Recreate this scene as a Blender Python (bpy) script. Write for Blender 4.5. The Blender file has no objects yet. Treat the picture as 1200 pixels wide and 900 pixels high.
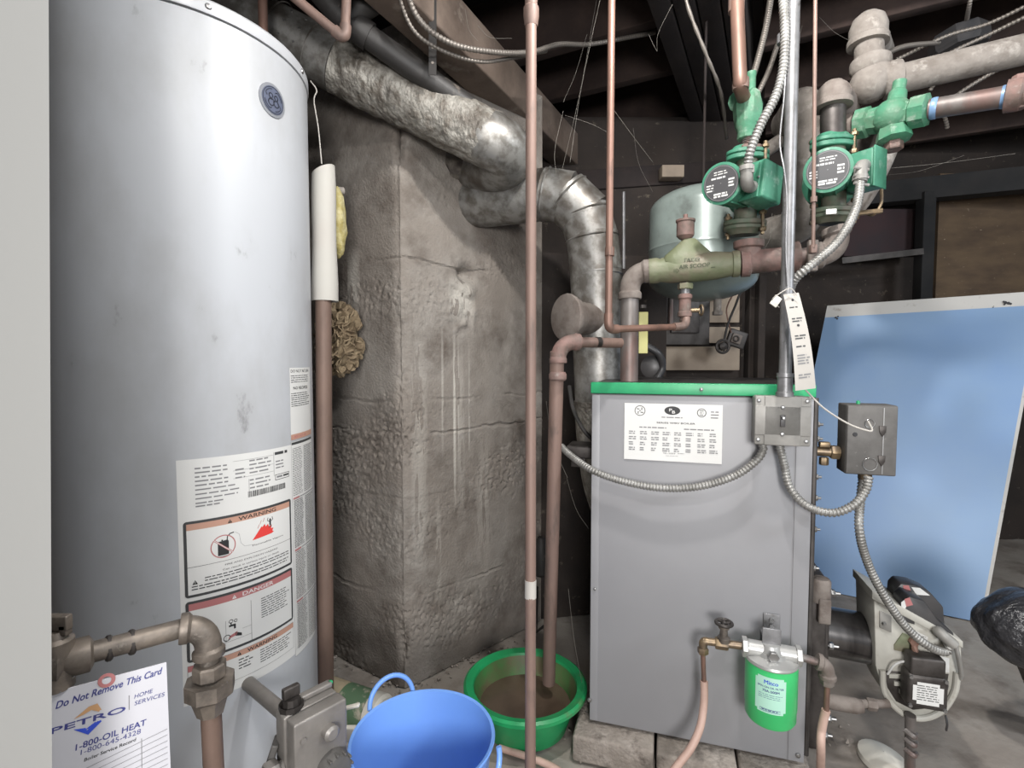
import bpy, bmesh, math, random
from mathutils import Vector, Matrix, noise
V = Vector
random.seed(7)
C = bpy.context.scene.collection
scene = bpy.context.scene

# ---------------------------------------------------------------- camera
CAM = V((0.0, 0.0, 1.03)); PITCH = math.radians(2.76); FPX = 600.0
cam_data = bpy.data.cameras.new('camera'); cam = bpy.data.objects.new('camera', cam_data); C.objects.link(cam)
cam_data.sensor_width = 36.0; cam_data.lens = 36.0 * FPX / 1200.0; cam_data.clip_start = 0.02
cam.location = CAM; cam.rotation_euler = (math.radians(90) - PITCH, 0, 0)
scene.camera = cam

# ---------------------------------------------------------------- world, lamps, exposure
world = bpy.data.worlds.new('world'); scene.world = world; world.use_nodes = True
bg = world.node_tree.nodes['Background']; bg.inputs[0].default_value = (0.93, 0.96, 1.0, 1); bg.inputs[1].default_value = 0.26
def lamp(name, kind, loc, energy, size, color=(1, 1, 1), target=None):
    d = bpy.data.lights.new(name, kind); d.energy = energy; d.color = color
    if kind == 'AREA': d.shape = 'DISK'; d.size = size
    else: d.shadow_soft_size = size
    o = bpy.data.objects.new(name, d); C.objects.link(o); o.location = loc
    if target is not None:
        o.rotation_euler = (V(target) - V(loc)).to_track_quat('-Z', 'Y').to_euler()
    return o
lamp('ceiling_bulb_light', 'POINT', (0.36, 0.74, 2.12), 36, 0.035, (1.0, 0.97, 0.93))
lamp('second_bulb_light', 'POINT', (0.16, -0.10, 2.10), 20, 0.05, (1.0, 0.98, 0.95))
lamp('front_fill_light', 'AREA', (0.1, -1.5, 1.15), 34, 0.7, (1.0, 0.98, 0.96), (0.0, 1.6, 0.5))  # unseen soft fill added behind the camera to brighten the lower view
lamp('side_fill_light', 'AREA', (2.3, -0.2, 1.95), 22, 0.5, (0.90, 0.95, 1.0), (1.6, 2.2, 0.5))  # added fill out of view, lifts the floor and panel at right
scene.view_settings.view_transform = 'Standard'; scene.view_settings.look = 'None'
scene.view_settings.gamma = 1.0; scene.view_settings.use_curve_mapping = False
scene.view_settings.exposure = 0.80

# ---------------------------------------------------------------- measuring helpers
FW = V((0, math.cos(PITCH), -math.sin(PITCH))); UP = V((0, math.sin(PITCH), math.cos(PITCH))); RT = V((1, 0, 0))
def ray(px, py): return FW + RT * ((px - 600) / FPX) + UP * ((450 - py) / FPX)
def P(px, py, d): return CAM + ray(px, py) * d
def PZ(px, py, z):
    r = ray(px, py); return CAM + r * ((z - CAM.z) / r.z)
def on_plane(px, py, o, n, h=0.0):
    r = ray(px, py); t = ((o + n * h) - CAM).dot(n) / r.dot(n); return CAM + r * t

# ---------------------------------------------------------------- mesh builder
def frame(axis, hint=None):
    a = V(axis).normalized()
    h = V(hint) if hint is not None else (V((0, 0, 1)) if abs(a.z) < 0.9 else V((1, 0, 0)))
    x = h.cross(a)
    if x.length < 1e-6: x = V((1, 0, 0)).cross(a)
    x.normalize(); y = a.cross(x).normalized()
    return x, y, a
class MB:
    def __init__(self): self.v = []; self.f = []; self.mi = []; self.sm = []; self.m = 0
    def mat(self, i): self.m = i; return self
    def add(self, vs, fs, smooth=True):
        o = len(self.v); self.v += [V(p) for p in vs]
        for f in fs: self.f.append([i + o for i in f]); self.mi.append(self.m); self.sm.append(smooth)
        return self
    def tube(self, pts, r, seg=14, cap=True, closed=False):
        pts = [V(p) for p in pts]; n = len(pts); rs = r if isinstance(r, (list, tuple)) else [r] * n
        vs = []; fs = []; t0 = (pts[1] - pts[0]).normalized(); x, y, _ = frame(t0)
        for i, p in enumerate(pts):
            if closed: t = (pts[(i + 1) % n] - pts[i - 1]).normalized()
            elif i == 0: t = t0
            elif i == n - 1: t = (pts[-1] - pts[-2]).normalized()
            else: t = ((pts[i + 1] - p).normalized() + (p - pts[i - 1]).normalized())
            if t.length < 1e-6: t = t0
            t.normalize(); x = x - t * x.dot(t)
            if x.length < 1e-6: x, y, _ = frame(t)
            x.normalize(); y = t.cross(x)
            for k in range(seg):
                a = 2 * math.pi * k / seg; vs.append(p + (x * math.cos(a) + y * math.sin(a)) * rs[i])
        for i in range(n if closed else n - 1):
            j = (i + 1) % n
            for k in range(seg):
                k2 = (k + 1) % seg; fs.append([i * seg + k, i * seg + k2, j * seg + k2, j * seg + k])
        if cap and not closed:
            fs.append(list(range(seg))[::-1]); fs.append([(n - 1) * seg + k for k in range(seg)])
        return self.add(vs, fs)
    def lathe(self, prof, o, axis, seg=32, hint=None, sx=1.0, sy=1.0, cap=True):
        o = V(o); x, y, a = frame(axis, hint); vs = []; fs = []
        for r, h in prof:
            for k in range(seg):
                t = 2 * math.pi * k / seg; vs.append(o + a * h + x * (math.cos(t) * r * sx) + y * (math.sin(t) * r * sy))
        for i in range(len(prof) - 1):
            for k in range(seg):
                k2 = (k + 1) % seg; fs.append([i * seg + k, i * seg + k2, (i + 1) * seg + k2, (i + 1) * seg + k])
        if cap:
            fs.append(list(range(seg))[::-1]); fs.append([(len(prof) - 1) * seg + k for k in range(seg)])
        return self.add(vs, fs)
    def hexnut(self, o, axis, r, h, n=6):
        return self.lathe([(r * .9, 0), (r, h * .12), (r, h * .88), (r * .9, h)], o, axis, n)
    def box(self, c, size, R=None, bev=0.0):
        bm = bmesh.new(); bmesh.ops.create_cube(bm, size=1.0)
        for w in bm.verts: w.co = V((w.co.x * size[0], w.co.y * size[1], w.co.z * size[2]))
        if bev > 0: bmesh.ops.bevel(bm, geom=bm.edges[:], offset=bev, segments=3, profile=0.5, affect='EDGES', clamp_overlap=True)
        M = R if R is not None else Matrix.Identity(3)
        bm.verts.index_update()
        vs = [V(c) + M @ w.co for w in bm.verts]; fs = [[w.index for w in f.verts] for f in bm.faces]
        bm.free(); return self.add(vs, fs)
    def prism(self, poly, o, ux, uy, th, bev=0.0):
        ux = V(ux).normalized(); uy = V(uy).normalized(); n = ux.cross(uy)
        bm = bmesh.new(); b = [bm.verts.new(V(o) + ux * p[0] + uy * p[1]) for p in poly]
        f = bm.faces.new(b); r = bmesh.ops.extrude_face_region(bm, geom=[f])
        for e in r['geom']:
            if isinstance(e, bmesh.types.BMVert): e.co += n * th
        bmesh.ops.recalc_face_normals(bm, faces=bm.faces[:])
        if bev > 0: bmesh.ops.bevel(bm, geom=bm.edges[:], offset=bev, segments=2, profile=0.5, affect='EDGES', clamp_overlap=True)
        bm.verts.index_update()
        vs = [w.co.copy() for w in bm.verts]; fs = [[w.index for w in f.verts] for f in bm.faces]
        bm.free(); return self.add(vs, fs)
    def bar(self, a, b, w, t, hint=(0, 0, 1), bev=0.0):
        a = V(a); b = V(b); x, y, z = frame(b - a, hint)
        R = Matrix((x, y, z)).transposed()
        return self.box((a + b) / 2, (w, t, (b - a).length), R, bev)
    def ball(self, c, r, seg=16, sx=(1, 1, 1)):
        vs = []; fs = []; n = seg // 2
        for i in range(n + 1):
            ph = math.pi * i / n
            for k in range(seg):
                t = 2 * math.pi * k / seg
                vs.append(V(c) + V((math.sin(ph) * math.cos(t) * r * sx[0], math.sin(ph) * math.sin(t) * r * sx[1], math.cos(ph) * r * sx[2])))
        for i in range(n):
            for k in range(seg):
                k2 = (k + 1) % seg; fs.append([i * seg + k, (i + 1) * seg + k, (i + 1) * seg + k2, i * seg + k2])
        return self.add(vs, fs)
ORG = {}
def part(name, mb, mats, parent=None, label=None, sharp=0.6):
    me = bpy.data.meshes.new(name)
    c = sum(mb.v, V((0, 0, 0))) / max(1, len(mb.v))
    me.from_pydata([p - c for p in mb.v], [], mb.f)
    if not isinstance(mats, (list, tuple)): mats = [mats]
    for m in mats: me.materials.append(m)
    me.polygons.foreach_set('material_index', mb.mi); me.polygons.foreach_set('use_smooth', mb.sm)
    bm = bmesh.new(); bm.from_mesh(me)
    bmesh.ops.remove_doubles(bm, verts=bm.verts[:], dist=1e-6)
    for e in bm.edges:
        if len(e.link_faces) == 2 and e.calc_face_angle(0) > sharp: e.smooth = False
    if not getattr(mb, 'keepn', False): bmesh.ops.recalc_face_normals(bm, faces=bm.faces[:])
    bm.to_mesh(me); bm.free(); me.update()
    o = bpy.data.objects.new(name, me); C.objects.link(o); ORG[o.name] = c
    if parent is not None:
        o.parent = parent; o.location = c - ORG[parent.name]
    else: o.location = c
    if label: o['label'] = label
    return o
def tag(o, label, cat, group=None, kind=None):
    o['label'] = label; o['category'] = cat
    if group: o['group'] = group
    if kind: o['kind'] = kind
    return o
def thing(name, label, cat, loc, group=None):
    o = bpy.data.objects.new(name, None); C.objects.link(o); o.location = V(loc); ORG[o.name] = V(loc)
    o.empty_display_size = 0.05
    return tag(o, label, cat, group)
def struct(name, mb, mats, sharp=0.6):
    o = part(name, mb, mats, None, None, sharp); o['kind'] = 'structure'; return o

def curve(pts, n=12):
    """smooth path through the points (Catmull-Rom)"""
    pts = [V(p) for p in pts]; q = [pts[0] * 2 - pts[1]] + pts + [pts[-1] * 2 - pts[-2]]; out = []
    for i in range(1, len(q) - 2):
        a, b, c, d = q[i - 1:i + 3]
        for k in range(n):
            t = k / n
            out.append(0.5 * ((2 * b) + (c - a) * t + (2 * a - 5 * b + 4 * c - d) * t * t + (3 * b - a - 3 * c + d) * t ** 3))
    out.append(pts[-1]); return out
def resample(path, step):
    out = [path[0]]; acc = 0.0
    for a, b in zip(path, path[1:]):
        L = (b - a).length
        if L < 1e-9: continue
        pos = step - acc
        while pos <= L: out.append(a + (b - a) * (pos / L)); pos += step
        acc = (acc + L) % step
    return out
def armored(mb, pts, r, pitch=0.0075, seg=12):
    path = resample(curve(pts, 24), pitch / 4)
    rs = [r * (1.0, 1.10, 1.0, 0.80)[i % 4] for i in range(len(path))]
    return mb.tube(path, rs, seg)
def bend(a, corner, b, r, n=10):
    """polyline a -> b rounded at the corner with bend radius r"""
    a, c, b = V(a), V(corner), V(b); d1 = (a - c).normalized(); d2 = (b - c).normalized()
    r1 = min(r, (a - c).length * .98, (b - c).length * .98)
    p1 = c + d1 * r1; p2 = c + d2 * r1; out = [a]
    for i in range(n + 1):
        t = i / n; out.append(p1 * (1 - t) ** 2 + c * 2 * t * (1 - t) + p2 * t * t)
    out.append(b); return out
def elbow_fit(mb, a, corner, b, r, collar=1.22, cl=0.35):
    """cast pipe elbow: bent body with a raised collar at both mouths; a, b are the mouths"""
    a, c, b = V(a), V(corner), V(b)
    mb.tube(bend(a, c, b, max((a - c).length, (b - c).length), 12), r, 20)
    for e in (a, b):
        d = (c - e).normalized(); L = r * cl * 2
        mb.lathe([(r * collar * .96, 0), (r * collar, L * .15), (r * collar, L * .8), (r * .98, L * 1.15)], e - d * L * .1, d, 20)
    return mb

# ---------------------------------------------------------------- materials
def lin(c): return tuple(((x / 12.92) if x <= 0.04045 else ((x + 0.055) / 1.055) ** 2.4) for x in (v / 255 for v in c)) + (1,)
MATS = {}
def mat(name, c, rough=0.6, metal=0.0, c2=None, scale=8.0, lo=0.4, hi=0.65, bump=0.0, bscale=60.0, c3=None, scale3=2.0, lo3=.5, hi3=.7,
        stretch=(1, 1, 1), coat=0.0, trans=0.0, alpha=1.0, bdist=0.004, rvar=0.0):
    m = bpy.data.materials.new(name); m.use_nodes = True; nt = m.node_tree; N = nt.nodes; L = nt.links
    b = N['Principled BSDF']; b.inputs['Base Color'].default_value = lin(c); b.inputs['Roughness'].default_value = rough
    b.inputs['Metallic'].default_value = metal; b.inputs['Coat Weight'].default_value = coat
    b.inputs['Transmission Weight'].default_value = trans; b.inputs['Alpha'].default_value = alpha
    tc = N.new('ShaderNodeTexCoord'); mp = N.new('ShaderNodeMapping'); mp.inputs['Scale'].default_value = stretch
    L.new(tc.outputs['Object'], mp.inputs['Vector'])
    col = None
    def layer(prev, cprev, cn, sc, lo, hi, det=6):
        n = N.new('ShaderNodeTexNoise'); n.inputs['Scale'].default_value = sc; n.inputs['Detail'].default_value = det
        n.inputs['Roughness'].default_value = 0.62; L.new(mp.outputs[0], n.inputs['Vector'])
        r = N.new('ShaderNodeMapRange'); r.inputs['From Min'].default_value = lo; r.inputs['From Max'].default_value = hi
        L.new(n.outputs['Fac'], r.inputs['Value'])
        mx = N.new('ShaderNodeMix'); mx.data_type = 'RGBA'; L.new(r.outputs[0], mx.inputs['Factor'])
        if prev is None: mx.inputs['A'].default_value = lin(cprev)
        else: L.new(prev, mx.inputs['A'])
        mx.inputs['B'].default_value = lin(cn); return mx.outputs['Result'], r.outputs[0]
    fac = None
    if c2: col, fac = layer(None, c, c2, scale, lo, hi)
    if c3: col, _ = layer(col, c, c3, scale3, lo3, hi3)
    if col: L.new(col, b.inputs['Base Color'])
    if rvar and fac:
        ma = N.new('ShaderNodeMath'); ma.operation = 'MULTIPLY_ADD'; L.new(fac, ma.inputs[0]); ma.inputs[1].default_value = rvar; ma.inputs[2].default_value = rough
        L.new(ma.outputs[0], b.inputs['Roughness'])
    if bump:
        n = N.new('ShaderNodeTexNoise'); n.inputs['Scale'].default_value = bscale; n.inputs['Detail'].default_value = 5
        L.new(mp.outputs[0], n.inputs['Vector'])
        bp = N.new('ShaderNodeBump'); bp.inputs['Strength'].default_value = bump; bp.inputs['Distance'].default_value = bdist
        L.new(n.outputs['Fac'], bp.inputs['Height']); L.new(bp.outputs[0], b.inputs['Normal'])
    MATS[name] = m; return m
M = MATS
mat('door_paint', (146, 146, 144), .55, c2=(120, 120, 120), scale=3.2, lo=.60, hi=.86, bump=.05)
mat('tank_paint', (174, 177, 182), .42, c2=(158, 159, 161), scale=4, lo=.45, hi=.72, c3=(104, 104, 104), scale3=16, lo3=.66, hi3=.80, bump=.02, bscale=20, stretch=(1, 1, .55))
mat('lid_paint', (176, 178, 182), .32, c2=(120, 120, 122), scale=14, lo=.62, hi=.8)
mat('dark_gap', (50, 50, 52), .8)
mat('screw_steel', (150, 150, 150), .35, .9)
mat('label_white', (206, 206, 204), .5)
mat('label_dark', (60, 61, 62), .5)
mat('label_black', (38, 38, 40), .55)
mat('label_red', (168, 108, 108), .5)
mat('label_orange', (180, 140, 122), .5)
mat('label_flame', (205, 62, 58), .5)
mat('label_grey', (120, 120, 122), .55)
mat('badge_blue', (84, 90, 108), .4)
mat('badge_rim', (150, 153, 160), .3, .4)
mat('badge_dark', (30, 34, 46), .5)
mat('ink_blue', (58, 62, 122), .5)
mat('ink_royal', (48, 76, 190), .5)
mat('ink_tan', (188, 146, 104), .5)
mat('card_white', (188, 188, 194), .6)
mat('copper', (134, 104, 92), .5, .4, c2=(112, 88, 78), scale=9, c3=(84, 72, 66), scale3=30, lo3=.56, hi3=.72, stretch=(1, 1, .25), bump=.1)
mat('copper_dull', (128, 106, 97), .58, .2, c2=(110, 92, 85), scale=12, c3=(90, 78, 72), scale3=26, lo3=.55, hi3=.72, stretch=(1, 1, .3), bump=.1)
mat('brown_pipe', (112, 92, 82), .6, .2, c2=(92, 76, 68), scale=14, c3=(150, 140, 132), scale3=18, lo3=.66, hi3=.78, stretch=(1, 1, .3), bump=.1)
mat('black_iron', (124, 115, 106), .5, .5, c2=(84, 78, 73), scale=22, c3=(150, 143, 134), scale3=40, lo3=.6, hi3=.75, bump=.15, bscale=90)
mat('steel_pipe', (122, 117, 114), .5, .4, c2=(92, 84, 81), scale=16, c3=(124, 98, 92), scale3=9, lo3=.52, hi3=.7, stretch=(1, 1, .3), bump=.1)
mat('cast_grey', (122, 114, 108), .75, .1, c2=(98, 88, 82), scale=20, lo=.42, hi=.65, bump=.45, bscale=80)
mat('cast_rose', (126, 100, 94), .7, .1, c2=(100, 86, 80), scale=24, lo=.4, hi=.62, c3=(140, 130, 124), scale3=40, lo3=.58, hi3=.72, bump=.4, bscale=80)
mat('painted_grey_pipe', (130, 124, 118), .8, 0, c2=(104, 97, 91), scale=18, lo=.4, hi=.66, c3=(150, 145, 139), scale3=30, lo3=.55, hi3=.7, bump=.5, bscale=60)
mat('galvanized', (146, 145, 142), .42, .55, c2=(108, 105, 100), scale=26, lo=.42, hi=.6, c3=(92, 85, 78), scale3=7, lo3=.48, hi3=.7, bump=.15, bscale=30)
mat('foil_duct', (146, 143, 136), .6, .25, c2=(104, 98, 90), scale=24, lo=.42, hi=.62, c3=(74, 68, 62), scale3=9, lo3=.5, hi3=.68, bump=.9, bscale=50, stretch=(1.4, 1.4, 1.0), bdist=.012)
mat('bx_steel', (150, 149, 146), .42, .4, c2=(118, 116, 112), scale=30)
mat('bx_dull', (120, 114, 108), .5, .5)
mat('emt', (134, 134, 136), .42, .5, c2=(110, 110, 111), scale=24, c3=(90, 88, 86), scale3=40, lo3=.6, hi3=.72)
mat('jbox', (146, 144, 140), .55, .25, c2=(128, 126, 122), scale=14, bump=.05)
mat('aquastat', (98, 96, 94), .6, .25, c2=(84, 82, 80), scale=20, c3=(122, 120, 116), scale3=60, lo3=.64, hi3=.72)
mat('brass', (140, 122, 96), .4, .65, c2=(104, 92, 80), scale=40)
mat('boiler_grey', (138, 138, 141), .45, .0, c2=(133, 133, 136), scale=3, c3=(124, 124, 124), scale3=24, lo3=.73, hi3=.8, bump=.02, bscale=8)
mat('boiler_green', (44, 158, 104), .4, c2=(38, 140, 94), scale=10, bump=.03)
mat('pump_green', (66, 128, 104), .5, c2=(50, 106, 84), scale=14, c3=(116, 150, 134), scale3=34, lo3=.56, hi3=.72, bump=.16, bscale=70)
mat('pump_dark_green', (72, 88, 70), .6, c2=(96, 92, 80), scale=22, lo=.4, hi=.6, bump=.25, bscale=70)
mat('valve_green', (64, 124, 96), .6, c2=(84, 116, 94), scale=16, c3=(126, 146, 132), scale3=44, lo3=.54, hi3=.7, bump=.5, bscale=70)
mat('olive', (100, 106, 80), .55, c2=(120, 116, 98), scale=12, lo=.45, hi=.7, c3=(116, 102, 90), scale3=9, lo3=.55, hi3=.72, bump=.35, bscale=70)
mat('olive_dark', (62, 68, 48), .6)
mat('expansion_grey', (136, 148, 144), .28, .1, c2=(116, 126, 122), scale=6, c3=(96, 100, 98), scale3=12, lo3=.6, hi3=.8)
mat('nameplate', (74, 74, 76), .5)
mat('concrete', (122, 115, 108), .95, c2=(146, 142, 136), scale=3.4, lo=.42, hi=.72, c3=(86, 77, 70), scale3=6.5, lo3=.46, hi3=.72, bump=.8, bscale=140, bdist=.004)
mat('mortar', (150, 146, 140), .95, c2=(120, 114, 108), scale=12, bump=.9, bscale=60, bdist=.01)
mat('floor', (136, 128, 120), .85, c2=(160, 154, 146), scale=2.6, lo=.42, hi=.68, c3=(100, 90, 82), scale3=6, lo3=.52, hi3=.75, bump=.35, bscale=60)
mat('block', (128, 120, 112), .95, c2=(158, 150, 142), scale=14, c3=(92, 84, 78), scale3=24, lo3=.55, hi3=.72, bump=.8, bscale=120)
mat('joist', (46, 35, 32), .9, c2=(60, 47, 42), scale=8, stretch=(1, 1, 1), bump=.3, bscale=40)
mat('girder', (33, 27, 27), .9, c2=(44, 36, 34), scale=8, bump=.3, bscale=40)
mat('subfloor', (50, 43, 40), .9, c2=(112, 104, 94), scale=30, lo=.60, hi=.74, bump=.4)
mat('sill', (112, 98, 88), .9, c2=(80, 68, 60), scale=5, c3=(140, 130, 120), scale3=9, lo3=.6, hi3=.75, bump=.4)
mat('black_pipe', (44, 42, 41), .55, c2=(110, 102, 94), scale=16, lo=.62, hi=.75, bump=.2)
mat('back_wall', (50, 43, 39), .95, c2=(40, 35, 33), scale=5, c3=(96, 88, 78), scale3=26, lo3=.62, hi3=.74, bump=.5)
mat('dark_wood', (27, 28, 30), .9, c2=(38, 37, 37), scale=6)
mat('maroon_board', (52, 34, 36), .85, c2=(38, 32, 36), scale=4)
mat('plywood', (92, 76, 58), .85, c2=(72, 58, 46), scale=4, c3=(150, 136, 116), scale3=36, lo3=.66, hi3=.74, stretch=(1, 1, 3))
mat('beige_board', (158, 144, 128), .8, c2=(140, 126, 112), scale=6)
mat('metal_frame', (82, 78, 76), .55, .5, c2=(60, 57, 55), scale=12)
mat('blue_panel', (116, 144, 176), .40, .1, c2=(110, 140, 178), scale=2.5, c3=(100, 120, 148), scale3=30, lo3=.72, hi3=.8)
mat('panel_edge', (178, 176, 172), .5, c2=(140, 130, 120), scale=20, lo=.6, hi=.75)
mat('tub_blue', (112, 156, 226), .42, c2=(106, 150, 220), scale=4, coat=.1)
mat('basin_green', (28, 150, 90), .4, c2=(34, 126, 76), scale=8, c3=(92, 96, 66), scale3=10, lo3=.6, hi3=.8)
mat('basin_inside', (60, 112, 60), .5, c2=(92, 84, 62), scale=8, lo=.4, hi=.65)
mat('murky_water', (92, 78, 66), .16, c2=(76, 64, 54), scale=5)
mat('filter_green', (62, 192, 112), .35, c2=(54, 180, 104), scale=6, coat=.2)
mat('filter_cap', (178, 178, 176), .35, .5)
mat('filter_label', (170, 214, 196), .5)
mat('hose_pink', (186, 158, 146), .55, c2=(166, 138, 126), scale=14)
mat('burner_grey', (172, 170, 162), .55, c2=(140, 134, 124), scale=16, lo=.55, hi=.75, bump=.15)
mat('black_plastic', (52, 52, 54), .4, c2=(66, 64, 64), scale=12)
mat('chrome_tube', (110, 108, 108), .22, .85, c2=(60, 58, 58), scale=6, stretch=(3, .5, .5))
mat('dark_metal', (80, 76, 74), .5, .6, c2=(56, 52, 50), scale=20)
mat('paper', (170, 166, 160), .8, c2=(180, 176, 170), scale=6)
mat('tape', (92, 92, 94), .5)
mat('white_sleeve', (172, 170, 164), .7, c2=(170, 166, 160), scale=10)
mat('yellow_wool', (150, 138, 84), .95, c2=(176, 168, 130), scale=40, bump=.9, bscale=120)
mat('tan_ruffle', (138, 122, 98), .9, c2=(108, 92, 72), scale=30, bump=.4)
mat('can_label', (84, 110, 84), .6, c2=(170, 164, 148), scale=22, lo=.52, hi=.62)
mat('can_body', (158, 146, 122), .8, c2=(96, 88, 72), scale=30, lo=.5, hi=.64, bump=.5)
mat('white_plastic', (206, 202, 192), .5)
mat('bin_bag', (46, 46, 49), .28, c2=(74, 74, 78), scale=30, lo=.58, hi=.7, bump=.9, bscale=14, stretch=(.4, 2, 2), bdist=.02)
mat('yellow_tag', (176, 172, 116), .6)
mat('cobweb', (110, 106, 100), .9)
mat('valve_body', (138, 134, 130), .45, .35, c2=(122, 118, 114), scale=14)
mat('red_wire', (180, 40, 44), .5)
mat('soot', (70, 64, 60), .95, c2=(110, 104, 96), scale=20, bump=.9)

# ---------------------------------------------------------------- lettering and printed marks
TXT = {}
def text2d(s, bold=False):
    k = s
    if k in TXT: return TXT[k]
    cu = bpy.data.curves.new('lettering', 'FONT'); cu.body = s; cu.size = 1.0; cu.resolution_u = 3
    o = bpy.data.objects.new('lettering', cu); C.objects.link(o)
    dg = bpy.context.evaluated_depsgraph_get(); me = bpy.data.meshes.new_from_object(o.evaluated_get(dg))
    vs = [(v.co.x, v.co.y) for v in me.vertices]; fs = [list(p.vertices) for p in me.polygons]
    bpy.data.objects.remove(o); bpy.data.curves.remove(cu); bpy.data.meshes.remove(me)
    x0 = min(v[0] for v in vs); x1 = max(v[0] for v in vs)
    TXT[k] = ([(v[0] - x0, v[1]) for v in vs], fs, x1 - x0); return TXT[k]
class Print:
    """flat printing laid onto a surface f(u, v, h) -> world point"""
    def __init__(self, f, mats, step=None):
        self.f = f; self.mb = MB(); self.mb.keepn = True; self.mats = [M[m] for m in mats]; self.ix = {m: i for i, m in enumerate(mats)}; self.step = step; self.h = 0.0004
    def emit(self, vs, fs, m, h=None):
        """2D faces laid on the surface, cut into narrow strips where the surface is curved"""
        self.mb.m = self.ix[m]; self.h += 0.000006; hh = h if h is not None else self.h
        if self.step:
            u0 = min(v[0] for v in vs); u1 = max(v[0] for v in vs)
            if u1 - u0 > self.step:
                bm = bmesh.new(); b = [bm.verts.new((v[0], v[1], 0)) for v in vs]
                for f in fs:
                    try: bm.faces.new([b[i] for i in f])
                    except ValueError: pass
                k = math.floor(u0 / self.step) + 1
                while k * self.step < u1:
                    bmesh.ops.bisect_plane(bm, geom=bm.verts[:] + bm.edges[:] + bm.faces[:], plane_co=(k * self.step, 0, 0), plane_no=(1, 0, 0)); k += 1
                bm.verts.index_update(); vs = [(v.co.x, v.co.y) for v in bm.verts]; fs = [[v.index for v in f.verts] for f in bm.faces]; bm.free()
        self.mb.add([self.f(u, v, hh) for u, v in vs], fs, False)
    def poly(self, pts, m, h=None): self.emit(pts, [list(range(len(pts)))], m, h)
    def rect(self, u0, v0, u1, v1, m, h=None): self.emit([(u0, v0), (u1, v0), (u1, v1), (u0, v1)], [[0, 1, 2, 3]], m, h)
    def frame_rect(self, u0, v0, u1, v1, t, m, inner):
        self.rect(u0, v0, u1, v1, m); self.rect(u0 + t, v0 + t, u1 - t, v1 - t, inner)
    def text(self, s, u, v, size, m, width=None, slant=0.0, bold=0.0):
        vs, fs, w = text2d(s); sx = (width / w) if width else size
        for du, dv in ([(0, 0)] if not bold else [(0, 0), (bold, 0), (0, bold * .6), (bold, bold * .6)]):
            self.emit([(u + du + x * sx + y * size * slant, v + dv + y * size) for x, y in vs], fs, m)
    def lines(self, u0, v1, u1, n, gap, m, th=None, ragged=.15, rng=None):
        """rows of print too small to read"""
        rng = rng or random.Random(n * 13 + int(u0 * 1e4)); th = th or gap * .36; hh = self.h + .00001
        for i in range(n):
            v = v1 - i * gap; u = u0; end = u1 - (u1 - u0) * rng.random() * ragged
            while u < end:
                w = gap * rng.uniform(.9, 3.2); self.rect(u, v - th, min(u + w, end), v, m, hh); u += w + gap * .4
    def ring(self, u, v, r0, r1, m, n=36, sx=1.0):
        vs = []
        for k in range(n):
            a = 2 * math.pi * k / n
            vs += [(u + r0 * math.cos(a) * sx, v + r0 * math.sin(a)), (u + r1 * math.cos(a) * sx, v + r1 * math.sin(a))]
        self.emit(vs, [[2 * k, 2 * k + 1, (2 * k + 3) % (2 * n), (2 * k + 2) % (2 * n)] for k in range(n)], m)
    def disc(self, u, v, r, m, sx=1.0, n=32):
        self.poly([(u + r * sx * math.cos(2 * math.pi * k / n), v + r * math.sin(2 * math.pi * k / n)) for k in range(n)], m)
    def stroke(self, pts, w, m):
        pts = [V((p[0], p[1])) for p in pts]; vs = []
        for i, p in enumerate(pts):
            t = pts[min(i + 1, len(pts) - 1)] - pts[max(i - 1, 0)]; t.normalize(); n = V((-t.y, t.x)) * (w / 2)
            vs += [(p.x + n.x, p.y + n.y), (p.x - n.x, p.y - n.y)]
        self.emit(vs, [[2 * i, 2 * i + 1, 2 * i + 3, 2 * i + 2] for i in range(len(pts) - 1)], m)
    def build(self, name, parent=None, label=None): return part(name, self.mb, self.mats, parent, label)
def sheet(f, w, h, nu=1): return f
def quad_map(tl, tr, br, bl, w, h):
    n = (tr - tl).cross(bl - tl).normalized()
    if n.dot(CAM - tl) < 0: n = -n
    def f(u, v, d=0.0):
        s = u / w; t = v / h; return (bl * (1 - s) + br * s) * (1 - t) + (tl * (1 - s) + tr * s) * t + n * d
    return f
# ================================================================ THE SETTING
GA = math.radians(27); G = V((math.sin(GA), math.cos(GA), 0)); J = V((-math.cos(GA), math.sin(GA), 0))
def grid(mb, o, ux, uy, nx, ny, fn):
    vs = []; n = ux.cross(uy).normalized()
    for j in range(ny + 1):
        for i in range(nx + 1):
            p = o + ux * (i / nx) + uy * (j / ny); vs.append(p + n * fn(p))
    fs = [[j * (nx + 1) + i, j * (nx + 1) + i + 1, (j + 1) * (nx + 1) + i + 1, (j + 1) * (nx + 1) + i] for j in range(ny) for i in range(nx)]
    return mb.add(vs, fs)
fl = MB()
grid(fl, V((-2.2, -1.2, 0)), V((6.6, 0, 0)), V((0, 6.2, 0)), 220, 200, lambda p: 0.006 * noise.noise(p * 5) + 0.003 * noise.noise(p * 22) - .004)
fl.box((1.1, 1.9, -.06), (6.6, 6.2, .09))
struct('floor', fl, M['floor'])

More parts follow.
